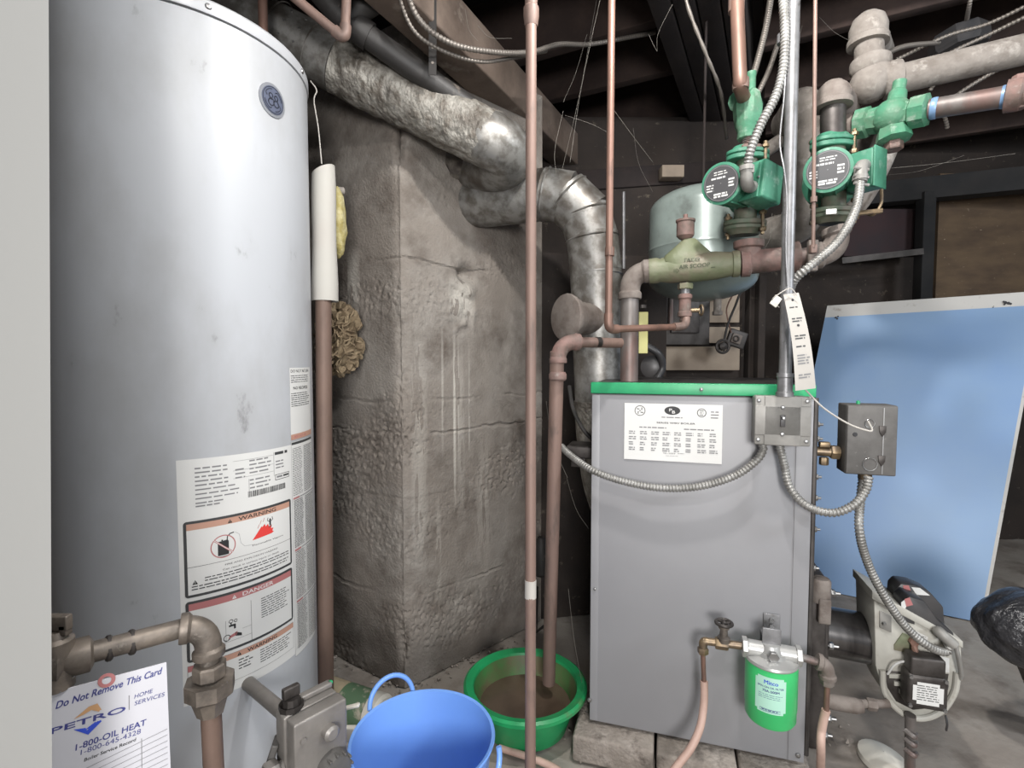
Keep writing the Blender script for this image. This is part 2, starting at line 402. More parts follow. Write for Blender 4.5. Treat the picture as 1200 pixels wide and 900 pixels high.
# chimney base, cast in boards: rough honeycombed concrete
C1 = V((-0.335, 1.55, 0)); RD = V((.725, .689, 0)); LD = V((-.83, .558, 0)); CH = 2.02
def patch(p, x, z, sx, sz): return math.exp(-(((p.x - x) / sx) ** 2 + ((p.z - z) / sz) ** 2))
def conc(p):
    d = 0.005 * noise.noise(V((p.x * 3, p.y * 3, p.z * 3)))
    rough = max(0, noise.noise(V((p.x * 2.4 + 7, p.y * 2.4, p.z * 4.5))) * 1.3 + (.30 if (.38 < p.z < .80) else .02) - (.2 if p.z > 1.0 else 0))
    rough = min(rough, .8); d += 0.005 * rough * noise.noise(p * 55) - .020 * rough * max(0, noise.noise(p * 85) - .08) + .001 * noise.noise(p * 30)
    for zl, k in ((.275, 1), (.60, .3), (.80, .9), (.90, .5), (1.33, .8)):                          # board joints, broken in places
        g = max(0, min(1, .5 + 2.2 * noise.noise(V((p.x * 5, p.y * 5, zl * 9))))) * k
        w = abs(p.z + .014 * noise.noise(p * 7) + .006 * noise.noise(p * 24) - zl)
        if w < .006: d -= .007 * g * (1 - w / .006)
        elif w < .014: d += .003 * g * (1 - w / .014) * (1 + noise.noise(p * 50))
    if p.x > -.33:                                                                 # broken plaster below the flue
        d += .020 * max(0, noise.noise(p * 24) + .30) * patch(p, -.175, 1.24, .055, .075) - .045 * patch(p, -.150, 1.315, .022, .024) + .012 * max(0, noise.noise(p * 40)) * patch(p, -.17, 1.16, .07, .05)
    return d
ch = MB()
RL = .62; LL = 1.1
NR = V((.689, -.725, 0)); NL = V((-.558, -.83, 0))
def wallgrid(o, ux, L_, nx, nz, own, other):
    vs = []
    for j in range(nz + 1):
        for i in range(nx + 1):
            t = L_ * (i / nx) ** 1.25; p = o + ux * t + V((0, 0, CH * j / nz)); sft = min(1, t / .035)
            chip = (0.006 + .030 * max(0, noise.noise(V((3.3, 1.2, p.z * 8))) + .1) * (1 + noise.noise(p * 60))) * math.exp(-(t / .020) ** 2)
            n = (own * (.5 + .5 * sft) + other * (.5 - .5 * sft)).normalized(); vs.append(p + n * (conc(p) - chip))
    return vs, [[j * (nx + 1) + i, j * (nx + 1) + i + 1, (j + 1) * (nx + 1) + i + 1, (j + 1) * (nx + 1) + i] for j in range(nz) for i in range(nx)]
vs, fs = wallgrid(C1, RD, RL, 200, 520, NR, NL); ch.add(vs, fs)
vs, fs = wallgrid(C1, LD, LL, 200, 520, NL, NR); ch.add(vs, [f[::-1] for f in fs])
e = C1 + RD * RL; b = C1 + LD * LL
back = V((-.56, .83, 0)) * .8
ch.add([e, e + V((0, 0, CH)), e + back + V((0, 0, CH)), e + back, b, b + V((0, 0, CH)), b + back, b + back + V((0, 0, CH))],
       [[0, 3, 2, 1], [4, 5, 7, 6], [3, 6, 7, 2], [1, 2, 7, 5]], False)
ch.keepn = True
# concrete with lime streaks and pale blooms of its own
mc = M['concrete']; nt = mc.node_tree; N = nt.nodes; L = nt.links; bs = N['Principled BSDF']
prev = bs.inputs['Base Color'].links[0].from_socket
geo = N.new('ShaderNodeNewGeometry'); sp = N.new('ShaderNodeSeparateXYZ'); L.new(geo.outputs['Position'], sp.inputs[0])
def mth(op, a, b=None, c=None):
    n = N.new('ShaderNodeMath'); n.operation = op
    for i, x in enumerate((a, b, c)):
        if x is None: continue
        if isinstance(x, (int, float)): n.inputs[i].default_value = x
        else: L.new(x, n.inputs[i])
    return n.outputs[0]
def band(axis, c, w):                                                              # soft stripe
    d = mth('SUBTRACT', sp.outputs[axis], c); d = mth('DIVIDE', d, w); d = mth('MULTIPLY', d, d); return mth('SUBTRACT', 1.0, mth('MINIMUM', d, 1.0))
def streak(x, w, z0, z1, s):
    nz = N.new('ShaderNodeTexNoise'); nz.inputs['Scale'].default_value = 55; mpn = N.new('ShaderNodeMapping'); mpn.inputs['Scale'].default_value = (1, 1, .12)
    L.new(geo.outputs['Position'], mpn.inputs[0]); L.new(mpn.outputs[0], nz.inputs['Vector'])
    a = mth('MULTIPLY', band('X', x, w), band('Z', (z0 + z1) / 2, (z1 - z0) / 2)); return mth('MULTIPLY', a, mth('MULTIPLY', mth('GREATER_THAN', nz.outputs['Fac'], .42), s))
tot = streak(-.190, .005, .52, 1.14, .9)
for q in ((-.178, .003, .62, 1.12, .6), (-.172, .014, .45, 1.12, .30), (-.225, .004, .7, 1.15, .45), (-.145, .003, .55, 1.1, .45), (-.515, .030, 1.18, 1.40, .6), (-.165, .045, 1.14, 1.32, .75), (-.10, .03, .3, .8, .25), (-.29, .025, .3, 1.2, .35), (-.24, .010, .2, .6, .3)):
    tot = mth('MAXIMUM', tot, streak(*q))
mx = N.new('ShaderNodeMix'); mx.data_type = 'RGBA'; L.new(tot, mx.inputs['Factor']); L.new(prev, mx.inputs['A']); mx.inputs['B'].default_value = lin((184, 180, 172)); L.new(mx.outputs['Result'], bs.inputs['Base Color'])
chim = part('chimney_base', ch, mc); chim['kind'] = 'structure'; chim.name = 'wall_chimney'
# mortar collars where the flues enter
FL1 = P(548, 186, 1.62); FL2 = P(545, 238, 1.70)

# dark rear foundation wall and the boarded end of the basement
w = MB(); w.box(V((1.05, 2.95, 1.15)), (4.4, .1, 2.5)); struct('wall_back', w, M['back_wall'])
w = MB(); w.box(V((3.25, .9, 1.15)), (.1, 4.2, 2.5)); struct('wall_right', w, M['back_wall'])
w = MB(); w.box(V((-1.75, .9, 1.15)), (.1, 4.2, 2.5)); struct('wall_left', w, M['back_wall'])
# short brown wall stub behind the boiler (wood board wall)
# ceiling: boards over dark joists
w = MB(); w.box(V((.8, 1.6, 2.50)), (5.2, 4.6, .03)); struct('ceiling', w, M['subfloor'])
GP = V((.507, 1.79, 0))                                                           # where the first joist meets the girder
for k, dd in enumerate((-.95, -.48, 0, .33, .74, 1.15, 1.6)):
    for side, L0, L1 in ((1, 0, 1.9), (-1, .30, 2.3)):
        m_ = MB(); a_ = GP + G * dd + J * side * L0; b_ = GP + G * dd + J * side * L1
        m_.bar(a_ + V((0, 0, 2.30)), b_ + V((0, 0, 2.30)), .045, .26, bev=.004)
        m_.bar
        o_ = part('ceiling_joist', m_, M['joist'])
        tag(o_, 'dark brown wooden ceiling joist %s, %s' % ('left of the girder toward the chimney' if side == 1 else 'right of the girder', ('nearest the camera', 'second from the camera', 'third from the camera', 'fourth from the camera', 'fifth from the camera', 'sixth from the camera', 'farthest from the camera')[k]), 'joist', 'ceiling joists', None)
g1 = MB()
for q in (0.032, .098, .164, .230):
    a_ = GP - J * q - G * 2.2; b_ = GP - J * q + G * 1.4
    g1.bar(a_ + V((0, 0, 2.24)), b_ + V((0, 0, 2.24)), .062, .28, bev=.004)
tag(part('girder', g1, M['girder']), 'dark built-up wooden girder crossing the ceiling above the boiler', 'beam')
# pale sill beam behind the upper duct
sb = MB(); sb.bar(V((0, 1.9, 1.98)) - G * 1.5, V((0, 1.9, 1.98)) + G * .75, .11, .14, bev=.006)
tag(part('sill_beam', sb, M['sill']), 'dusty brown timber beam running diagonally behind the foil duct', 'beam')

# ================================================================ DOOR at the left edge
d_ = .50
def leaf(px, z):                                                                   # point of the leaning leaf at height z
    a_ = P(px, 0, d_); b_ = P(px + 4, 900, d_); t = (z - a_.z) / (b_.z - a_.z); return a_ + (b_ - a_) * t
dr = MB(); r0 = leaf(57, .002); r1 = leaf(57, 2.0); back = V((0, .038, 0)); lf = V((-.62, 0, 0))
pts = [r0, r1, r1 + lf, r0 + lf]; n_ = (r1 - r0).cross(lf).normalized() * -1
bm_pts = [p for p in pts] + [p + ray(57, 450).normalized() * .038 for p in pts]
dr.add(bm_pts, [[0, 1, 2, 3], [7, 6, 5, 4], [0, 4, 5, 1], [1, 5, 6, 2], [2, 6, 7, 3], [3, 7, 4, 0]], False)
door = part('door_leaf', dr, M['door_paint']); tag(door, 'scuffed white painted door leaf filling the left edge', 'door')
hw = MB(); hp = leaf(57, .92) + lf * .9; hw.lathe([(.024, 0), (.024, .006), (.008, .01), (.008, .035), (.022, .042), (.026, .055), (.018, .068), (0.002, .070)], hp + V((0, -.0, 0)), V((0, -1, 0)), 20)
part('door_knob', hw, M['brass'], door)

# ================================================================ WATER HEATER
TC = V((-.772, 1.22, 0)); TR = .276; TZ = 1.690; AX = math.atan2(-1.22, .79)        # direction from axis to camera
def tank_hit(px, py):
    r = ray(px, py); ox = CAM.x - TC.x; oy = CAM.y - TC.y; A = r.x ** 2 + r.y ** 2; B = 2 * (ox * r.x + oy * r.y); Cc = ox * ox + oy * oy - TR * TR
    D = B * B - 4 * A * Cc; t = (-B - math.sqrt(max(0, D))) / (2 * A); q = CAM + r * t
    return (math.atan2(q.y - TC.y, q.x - TC.x) - AX) * TR, q.z
def tank_map(u, v, h=0.0):
    a = AX + u / TR; return V((TC.x + math.cos(a) * (TR + h), TC.y + math.sin(a) * (TR + h), v))
wh = thing('water_heater', 'tall light grey cylindrical water heater covered in warning labels, left of the chimney', 'water heater', TC)
b_ = MB(); b_.lathe([(TR - .01, .06), (TR, .07), (TR, TZ - .001)], TC, (0, 0, 1), 160); part('tank_jacket', b_, M['tank_paint'], wh)
b_ = MB(); b_.lathe([(TR - .006, TZ - .001), (TR - .006, TZ + .004)], TC, (0, 0, 1), 160); part('seam', b_, M['dark_gap'], wh)
b_ = MB(); b_.lathe([(TR + .002, TZ + .003), (TR + .003, TZ + .006), (TR + .003, TZ + .026), (TR - .002, TZ + .032), (TR - .05, TZ + .034), (.02, TZ + .04)], TC, (0, 0, 1), 160); lid = part('lid', b_, M['lid_paint'], wh)
for pxl in (90, 245, 352):
    u, z = tank_hit(pxl, 60); c_ = tank_map(u, TZ + .016, .002); ax = (c_ - TC); ax.z = 0
    s_ = MB(); s_.lathe([(.0055, 0), (.006, .0015), (.0045, .0035), (.001, .004)], c_, ax, 14); part('screw', s_, M['screw_steel'], lid)
b_ = MB()
for k in range(3):
    a = k * 2.1 + .4; c_ = TC + V((math.cos(a) * .22, math.sin(a) * .22, 0)); b_ = MB(); b_.lathe([(.022, 0), (.026, .01), (.018, .062)], c_, (0, 0, 1), 16); part('leg', b_, M['dark_metal'], wh)
b_ = MB(); b_.lathe([(.075, TZ + .03), (.075, TZ + .10), (.10, TZ + .12), (.10, TZ + .13), (.078, TZ + .16)], TC, (0, 0, 1), 40); part('draft_hood', b_, M['galvanized'], wh)
for s in (-1, 1):
    c_ = TC + V((.16 * s, .08, TZ + .03)); b_ = MB(); b_.tube([c_, c_ + V((0, 0, .6))], .011, 14); part('water_pipe', b_, M['copper'], wh)

# round badge
bu, bz = tank_hit(319, 118); pr = Print(lambda u, v, h: tank_map(u, v, h), ['badge_rim', 'badge_blue', 'badge_dark'], .01)
R0 = .0285
bm_ = MB()
for (rr, hh, mi) in ((R0 + .006, .0025, 0), (R0, .0035, 1)):
    vs = [tank_map(bu, bz, hh)]; n = 48
    for k in range(n): a = 2 * math.pi * k / n; vs.append(tank_map(bu + rr * math.cos(a), bz + rr * math.sin(a), hh))
    for k in range(n): a = 2 * math.pi * k / n; vs.append(tank_map(bu + rr * math.cos(a), bz + rr * math.sin(a), 0))
    bm_.m = mi; bm_.add(vs, [[0, 1 + k, 1 + (k + 1) % n] for k in range(n)] + [[1 + k, 1 + n + k, 1 + n + (k + 1) % n, 1 + (k + 1) % n] for k in range(n)], False)
badge = part('badge', bm_, [M['badge_rim'], M['badge_blue']], wh, 'round blue grey badge with entwined script letters')
pr.h = .004
def arc(cx, cy, r, a0, a1, n=18, sx=1.0): return [(cx + r * sx * math.cos(math.radians(a0 + (a1 - a0) * i / n)), cy + r * math.sin(math.radians(a0 + (a1 - a0) * i / n))) for i in range(n + 1)]
pr.ring(bu, bz, R0 * .90, R0 * .95, 'badge_dark')
for k in range(4): pr.stroke([(bu + (x - 0) , bz + y) for x, y in arc(0, 0, R0 * .78, k * 90 + 10, k * 90 + 62)] + [(bu + R0 * .60 * math.cos(math.radians(k * 90 + 74)), bz + R0 * .60 * math.sin(math.radians(k * 90 + 74)))], .0016, 'badge_dark')
s_ = R0
G_ = [(x * s_ + bu, y * s_ + bz) for x, y in arc(-.24, .26, .17, -30, 300) + arc(-.22, -.22, .24, 60, 400)]
E_ = [(x * s_ + bu, y * s_ + bz) for x, y in arc(.25, .24, .16, -60, 230) + arc(.26, -.2, .23, 110, 420)[0:19]]
pr.stroke(G_, .0024, 'badge_dark'); pr.stroke(E_, .0024, 'badge_dark'); pr.stroke([(bu - .4 * s_, bz + .0), (bu - .1 * s_, bz + .05 * s_), (bu + .12 * s_, bz - .02 * s_), (bu + .42 * s_, bz + .08 * s_)], .002, 'badge_dark')
pr.build('lettering', badge)

TM = lambda u, v, h: tank_map(u, v, h)
def tri(pr, u, v, s, m, m2): pr.poly([(u, v), (u + s, v), (u + s / 2, v + s * .92)], m); pr.rect(u + s * .45, v + s * .28, u + s * .55, v + s * .66, m2); pr.rect(u + s * .45, v + s * .12, u + s * .55, v + s * .21, m2)
# --- big pale backing sheet with the rating plate
uL, _ = tank_hit(207, 640); uR, _ = tank_hit(343, 640); uE = tank_hit(366.5, 560)[0] + .03
_, zT = tank_hit(240, 533); _, zB = tank_hit(216, 832)
def tz(px, py): return tank_hit(px, py)[1]
def tu(px, py=600): return tank_hit(px, py)[0]
bk = Print(TM, ['label_white'], .006); bk.h = .0002; bk.rect(tu(208), tz(345, 752) - .03, tu(343) + .001, tz(228, 538), 'label_white'); back_sheet = bk.build('label_backing', wh)
pr = Print(TM, ['label_white', 'label_grey', 'label_dark', 'label_black'], .006); pr.h = .0005
a0 = tu(228); a1 = tu(340); zt = tz(228, 540); zb = tz(232, 592)
pr.rect(a0, zb, a1, zt, 'label_white')
rng = random.Random(3)
W_ = a1 - a0; H_ = zt - zb
for (x0, x1, y0, n) in ((.01, .34, .84, 5), (.50, .76, .86, 4), (.36, .46, .7, 3), (.50, .74, .40, 3)):
    pr.lines(a0 + W_ * x0, zb + H_ * y0, a0 + W_ * x1, n, H_ * .095, 'label_grey', th=H_ * .034, ragged=.3)
pr.lines(a0 + W_ * .01, zb + H_ * .36, a0 + W_ * .40, 3, H_ * .10, 'label_grey', th=H_ * .03)
pr.lines(a0 + W_ * .01, zb + H_ * .06, a0 + W_ * .25, 2, H_ * .07, 'label_grey', th=H_ * .03)
pr.rect(a0 + W_ * .775, zb + H_ * .35, a0 + W_ * .779, zb + H_ * .95, 'label_grey')
for yy in (.88, .66, .48): pr.rect(a0 + W_ * .34, zb + H_ * yy, a0 + W_ * .77, zb + H_ * yy + .0006, 'label_grey')
pr.rect(a0 + W_ * .49, zb + H_ * .08, a0 + W_ * .494, zb + H_ * .42, 'label_grey')
pr.lines(a0 + W_ * .79, zb + H_ * .94, a1 - W_ * .03, 1, H_ * .1, 'label_dark', th=H_ * .07)
pr.lines(a0 + W_ * .80, zb + H_ * .72, a1 - W_ * .08, 3, H_ * .08, 'label_grey', th=H_ * .03)
pr.frame_rect(a0 + W_ * .79, zb + H_ * .24, a1 - W_ * .01, zb + H_ * .38, .0012, 'label_black', 'label_white'); pr.rect(a0 + W_ * .81, zb + H_ * .29, a0 + W_ * .89, zb + H_ * .34, 'label_grey'); pr.rect(a0 + W_ * .90, zb + H_ * .29, a0 + W_ * .98, zb + H_ * .34, 'label_dark')
x = a0 + W_ * .48
while x < a0 + W_ * .93:
    w_ = rng.uniform(.0006, .0022); pr.rect(x, zb - H_ * .02, x + w_, zb + H_ * .12, 'label_black'); x += w_ + rng.uniform(.0007, .0018)
pr.build('rating_plate', wh, 'white data plate with rows of small print and a bar code')
# --- warning label (fuel can and flames)
a0 = tu(215.5, 650); a1 = tu(341, 620); zt = tz(217, 612); zb = tz(216, 702)
W_ = a1 - a0; H_ = zt - zb
pr = Print(TM, ['label_dark', 'label_white', 'label_orange', 'label_red', 'label_flame', 'label_black', 'label_grey'], .006); pr.h = .0008
def rrect(pr, u0, v0, u1, v1, r, m):
    pr.rect(u0 + r, v0, u1 - r, v1, m); h = pr.h; pr.rect(u0, v0 + r, u1, v1 - r, m, h + .00000)
    for cx, cy in ((u0 + r, v0 + r), (u1 - r, v0 + r), (u0 + r, v1 - r), (u1 - r, v1 - r)): pr.disc(cx, cy, r, m, n=20)
rrect(pr, a0, zb, a1, zt, .006, 'label_dark'); t = .0052; pr.h += .0002; pr.rect(a0 + t, zb + t, a1 - t, zt - t, 'label_white')
pr.rect(a0 + t, zt - t - .0125, a1 - t, zt - t, 'label_orange')
tri(pr, a0 + W_ * .34, zt - t - .0112, .0085, 'label_black', 'label_orange'); pr.text('WARNING', a0 + W_ * .43, zt - t - .0105, .0115, 'label_black', width=W_ * .37, bold=.0004)
cx, cy, cr = a0 + W_ * .30, zb + H_ * .595, .0235
# fuel can
pr.rect(cx - .010, cy - .018, cx + .010, cy + .009, 'label_black'); pr.poly([(cx - .010, cy + .009), (cx + .010, cy + .009), (cx + .008, cy + .0125), (cx - .010, cy + .0105)], 'label_black')
pr.stroke([(cx + .007, cy + .012), (cx + .008, cy + .019), (cx + .013, cy + .0235), (cx + .020, cy + .0245)], .0022, 'label_black'); pr.rect(cx - .0035, cy + .0115, cx - .0005, cy + .014, 'label_black')
pr.rect(cx - .010, cy - .0215, cx + .010, cy - .0195, 'label_grey')
pr.ring(cx, cy, cr - .0022, cr, 'label_red', sx=.98); pr.stroke([(cx - cr * .72, cy + cr * .66), (cx + cr * .72, cy - cr * .66)], .0034, 'label_red'); pr.stroke([(cx - cr * .72, cy + cr * .66), (cx + cr * .72, cy - cr * .66)], .0012, 'label_white')
pr.stroke([(cx + .022, cy + .0245), (cx + .030, cy + .018), (cx + .033, cy - .002), (cx + .040, cy - .010), (cx + .058, cy - .0125)], .0006, 'label_grey')
fx, fy = a0 + W_ * .55, zb + H_ * .60
fl_ = [(0, -.004), (.010, .004), (.015, .014), (.018, .010), (.021, .021), (.024, .013), (.028, .024), (.031, .015), (.036, .022), (.038, .014), (.045, .018), (.043, .010), (.049, .010), (.046, .004), (.050, .001), (.044, -.001)]
for i in range(1, len(fl_) - 1): pr.poly([(fx + fl_[0][0], fy + fl_[0][1]), (fx + fl_[i][0], fy + fl_[i][1]), (fx + fl_[i + 1][0], fy + fl_[i + 1][1])], 'label_flame', pr.h)
for q in ((.012, .018), (.017, .026), (.024, .029)): pr.stroke([(fx + q[0], fy + q[1]), (fx + q[0] + .0035, fy + q[1] + .008)], .0012, 'label_red')
px_, py_ = fx + .041, fy + .030                                                     # little figure with raised arms
pr.disc(px_, py_, .0022, 'label_black', n=14); pr.rect(px_ - .002, py_ - .012, px_ + .002, py_ - .002, 'label_black')
for s in (-1, 1):
    pr.stroke([(px_ + s * .0015, py_ - .004), (px_ + s * .0065, py_ - .001), (px_ + s * .0050, py_ + .0050)], .0016, 'label_black'); pr.stroke([(px_ + s * .001, py_ - .011), (px_ + s * .0025, py_ - .017)], .0016, 'label_black')
pr.text('Flammable Vapors', a0 + W_ * .55, zb + H_ * .49, .005, 'label_black', width=W_ * .33)
pr.rect(a0 + t, zb + H_ * .395, a1 - t, zb + H_ * .40, 'label_dark')
pr.text('FIRE AND EXPLOSION HAZARD', a0 + W_ * .31, zb + H_ * .33, .005, 'label_black', width=W_ * .50); pr.text('Can result in serious injury or death.', a0 + W_ * .29, zb + H_ * .27, .005, 'label_black', width=W_ * .54)
tri(pr, a0 + W_ * .055, zb + H_ * .165, .0095, 'label_black', 'label_white')
pr.lines(a0 + W_ * .15, zb + H_ * .235, a1 - .009, 2, .0055, 'label_dark', ragged=.02); pr.lines(a0 + W_ * .05, zb + H_ * .145, a1 - .009, 2, .0055, 'label_dark', ragged=.3)
pr.build('warning_label', wh, 'large warning label with a struck-out fuel can, flames and a burning figure')
# --- danger label (scald)
zt2 = tz(217, 718); zb2 = tz(217, 782)
zt2 = zb - .0075; zb2 = zt2 - (tz(341, 676) - tz(341, 738))
pr = Print(TM, ['label_dark', 'label_white', 'label_red', 'label_black', 'label_grey', 'label_orange'], .006); pr.h = .0008
rrect(pr, a0, zb2, a1, zt2, .006, 'label_dark'); pr.h += .0002; pr.rect(a0 + t, zb2 + t, a1 - t, zt2 - t, 'label_white'); pr.rect(a0 + t, zt2 - t - .0135, a1 - t, zt2 - t, 'label_red')
tri(pr, a0 + W_ * .36, zt2 - t - .0112, .0085, 'label_white', 'label_red'); pr.text('DANGER', a0 + W_ * .45, zt2 - t - .0110, .0115, 'label_white', width=W_ * .30, bold=.0004)
H2 = zt2 - zb2
pr.lines(a0 + W_ * .62, zb2 + H2 * .70, a1 - .012, 9, .0051, 'label_dark', ragged=.25)
qx = a0 + W_ * .30; qy = zb2 + H2 * .16
pr.rect(qx, qy, qx + .0006, qy + .045, 'label_grey'); pr.rect(a0 + W_ * .52, zb2 + t, a0 + W_ * .524, zb2 + H2 * .74, 'label_grey'); pr.rect(a0 + .012, qy, a0 + W_ * .52, qy + .0006, 'label_grey'); pr.rect(a0 + W_ * .44, qy + .018, a0 + W_ * .52, qy + .0186, 'label_grey')
pr.rect(qx + .006, qy + .030, qx + .018, qy + .034, 'label_black'); pr.rect(qx + .015, qy + .024, qx + .019, qy + .033, 'label_black'); pr.rect(qx + .009, qy + .034, qx + .011, qy + .039, 'label_black'); pr.stroke(arc(qx + .010, qy + .041, .0035, 0, 340), .0012, 'label_black'); pr.stroke(arc(qx + .019, qy + .040, .0028, 0, 340), .0012, 'label_black')
pr.poly([(qx + .008, qy + .012), (qx + .022, qy + .017), (qx + .020, qy + .009), (qx + .004, qy + .006)], 'label_red'); pr.poly([(qx + .018, qy + .016), (qx + .030, qy + .010), (qx + .030, qy + .004), (qx + .018, qy + .008)], 'label_black'); pr.stroke(arc(qx + .002, qy + .009, .006, 0, 340), .0014, 'label_black')
pr.build('danger_label', wh, 'danger label with a red band and a scalding tap drawing')
# --- lower warning strip
zt3 = zb2 - .0065; zb3 = zt3 - .060
pr = Print(TM, ['label_white', 'label_orange', 'label_black', 'label_dark', 'label_red', 'label_grey'], .006); pr.h = .0008
pr.rect(a0, zb3, a1, zt3, 'label_grey'); pr.rect(a0 + .0007, zb3 + .0007, a1 - .0007, zt3 - .0007, 'label_white'); pr.rect(a0 + .0007, zt3 - .0125, a1 - .0007, zt3 - .0007, 'label_orange'); pr.rect(a0 + .0007, zt3 - .0125, a0 + W_ * .12, zt3 - .0007, 'label_red')
tri(pr, a0 + W_ * .39, zt3 - .0108, .0085, 'label_black', 'label_orange'); pr.text('WARNING', a0 + W_ * .48, zt3 - .0108, .0105, 'label_black', width=W_ * .30, bold=.0004)
pr.lines(a0 + W_ * .60, zt3 - .019, a1 - .006, 6, .0052, 'label_dark', ragged=.2); pr.lines(a0 + W_ * .40, zt3 - .019, a0 + W_ * .55, 4, .0062, 'label_dark', ragged=.4)
pr.build('lower_warning_label', wh, 'narrow warning label below the danger label')
# --- tall strip of notices wrapping round the right side
s0 = tu(341, 560) + .002; s1 = s0 + .105
zA = tz(345, 431); zC = tz(345, 515); zD = tz(346, 770)
pr = Print(TM, ['label_white', 'label_black', 'label_dark', 'label_orange', 'label_red', 'label_grey'], .006); pr.h = .0006
pr.rect(s0, zC, s1, zA, 'label_white'); pr.text('DO NOT RETURN', s0 + .004, zA - .011, .0095, 'label_black', width=.088, bold=.0003); pr.lines(s0 + .004, zA - .0175, s1 - .01, 4, .0048, 'label_dark', ragged=.1)
pr.text('NO REGRESE', s0 + .012, zA - .050, .0095, 'label_black', width=.070, bold=.0003); pr.lines(s0 + .004, zA - .058, s1 - .01, 7, .0048, 'label_dark', ragged=.25)
pr.rect(s0, zC, s1, zC + .0125, 'label_orange'); pr.text('1-800-421-06', s0 + .004, zC + .003, .0085, 'label_red', width=.062, bold=.0003)
pr.build('notice_label', wh, 'white notice strip with bold capitals and an orange telephone band')
pr = Print(TM, ['label_white', 'label_black', 'label_dark', 'label_red', 'label_grey'], .006); pr.h = .0006
pr.rect(s0, zD, s1, zC - .004, 'label_grey'); pr.rect(s0 + .0007, zD + .0007, s1, zC - .0047, 'label_white'); pr.rect(s0 + .002, zC - .012, s1, zC - .006, 'label_dark')
z_ = zC - .020
for blk in range(4):
    n = int((z_ - zD - .01) / .0042 / (4 - blk)); pr.lines(s0 + .004, z_, s0 + .045, n, .0040, 'label_dark', ragged=.15); pr.lines(s0 + .050, z_, s1 - .004, n, .0040, 'label_dark', ragged=.15); z_ -= n * .0040 + .0015
    if blk < 3: pr.rect(s0 + .002, z_ - .004, s0 + .026, z_, 'label_red'); pr.rect(s0 + .028, z_ - .003, s1, z_ - .001, 'label_grey'); z_ -= .007
pr.build('instruction_label', wh, 'long strip of fine print broken by small red headings')

# gas control valve bolted to the heater
vc = P(363, 862, .93); dv = (TC - vc); dv.z = 0; dist = dv.length; dv.normalize()
vr = dv.cross(V((0, 0, 1))).normalized()                                        # to the right seen from the front
# orient the body so that its broad face looks right-forward, as in the photo
yaw = math.radians(-38); ux = V((math.cos(math.radians(48)), math.sin(math.radians(48)), 0)); uy_ = V((-ux.y, ux.x, 0)); R_ = Matrix((ux, uy_, V((0, 0, 1)))).transposed()
gv = MB(); gv.box(vc + ux * .0 + uy_ * .008, (.100, .034, .125), R_, .004); 
gv.box(vc - uy_ * .030, (.098, .030, .132), R_, .004)
gv.tube([vc + uy_ * .02, tank_map((math.atan2(vc.y - TC.y, vc.x - TC.x) - AX) * TR, vc.z)], .014, 16)
gvo = part('gas_valve', gv, M['valve_body'], wh, 'grey cast gas control valve at the foot of the tank')
kb = MB(); c_ = vc - ux * .028 + V((0, 0, .062)) + uy_ * .010
kb.lathe([(.021, 0), (.021, .010), (.016, .006), (.014, .020)], c_, (0, 0, 1), 10); kb.box(c_ + V((0, 0, .030)), (.030, .012, .020), R_, .003); part('pilot_knob', kb, M['dark_metal'], gvo)
kb = MB(); c_ = vc - uy_ * .045 + ux * .018 - V((0, 0, .042)); kb.lathe([(.030, 0), (.030, .010), (.025, .022), (.012, .024)], c_, -uy_, 28)
for k in range(12):
    a = 2 * math.pi * k / 12; kb.box(c_ - uy_ * .014 + ux * math.cos(a) * .0275 + V((0, 0, math.sin(a) * .0275)), (.004, .020, .004), R_, .001)
part('temperature_dial', kb, M['aquastat'], gvo, 'ribbed dark temperature dial')
kb = MB(); kb.lathe([(.013, 0), (.014, .014), (.009, .018)], vc - uy_ * .045 + ux * .012 + V((0, 0, .026)), -uy_, 18); kb.lathe([(.005, 0), (.005, .004)], vc - uy_ * .045 - ux * .034 + V((0, 0, .034)), -uy_, 10); part('plug', kb, M['valve_body'], gvo)
kb = MB(); kb.box(vc + ux * .020 + uy_ * .015 + V((0, 0, .068)), (.060, .016, .010), R_, .003); part('rib', kb, M['valve_body'], gvo)
kb = MB(); kb.box(vc + ux * .048 + uy_ * .014 + V((0, 0, .070)), (.010, .008, .006), R_, .002); part('green_cap', kb, M['boiler_green'], gvo)
kb = MB(); kb.hexnut(vc - ux * .058 - V((0, 0, .028)), -ux, .020, .022); kb.tube([vc - ux * .05 - V((0, 0, .028)), vc - ux * .11 - V((0, 0, .028))], .012, 14); part('inlet_nut', kb, M['valve_body'], gvo)
kb = MB(); kb.bar(vc - ux * .05 + uy_ * .02 + V((0, 0, .01)), vc - ux * .085 + uy_ * .045 - V((0, 0, .12)), .03, .012, bev=.003); part('bracket', kb, M['aquastat'], gvo)

# ================================================================ GAS PIPE with shutoff, elbow and union
gp = thing('gas_pipe', 'weathered grey gas pipe with shutoff valve, elbow and union in front of the water heater', 'pipe', P(250, 880, .70))
el = P(243, 733, .70); va = P(72, 770, .60)
b_ = MB(); b_.tube([P(60, 777, .595), P(222, 734, .69)], .0125, 20); part('horizontal_pipe', b_, M['black_iron'], gp)
b_ = MB(); elbow_fit(b_, P(212, 737, .685), el, P(245, 768, .70), .0165); part('elbow', b_, M['black_iron'], gp)
b_ = MB(); b_.tube([P(244, 752, .70), P(246, 800, .70)], .0125, 20); part('nipple', b_, M['black_iron'], gp)
uc = P(246, 800, .70)
b_ = MB(); b_.hexnut(uc + V((0, 0, .028)), (0, 0, -1), .021, .020, 8); b_.lathe([(.026, .006), (.031, .006), (.031, -.014), (.024, -.020)], uc, (0, 0, 1), 8); b_.lathe([(.024, -.018), (.017, -.042)], uc, (0, 0, 1), 8)
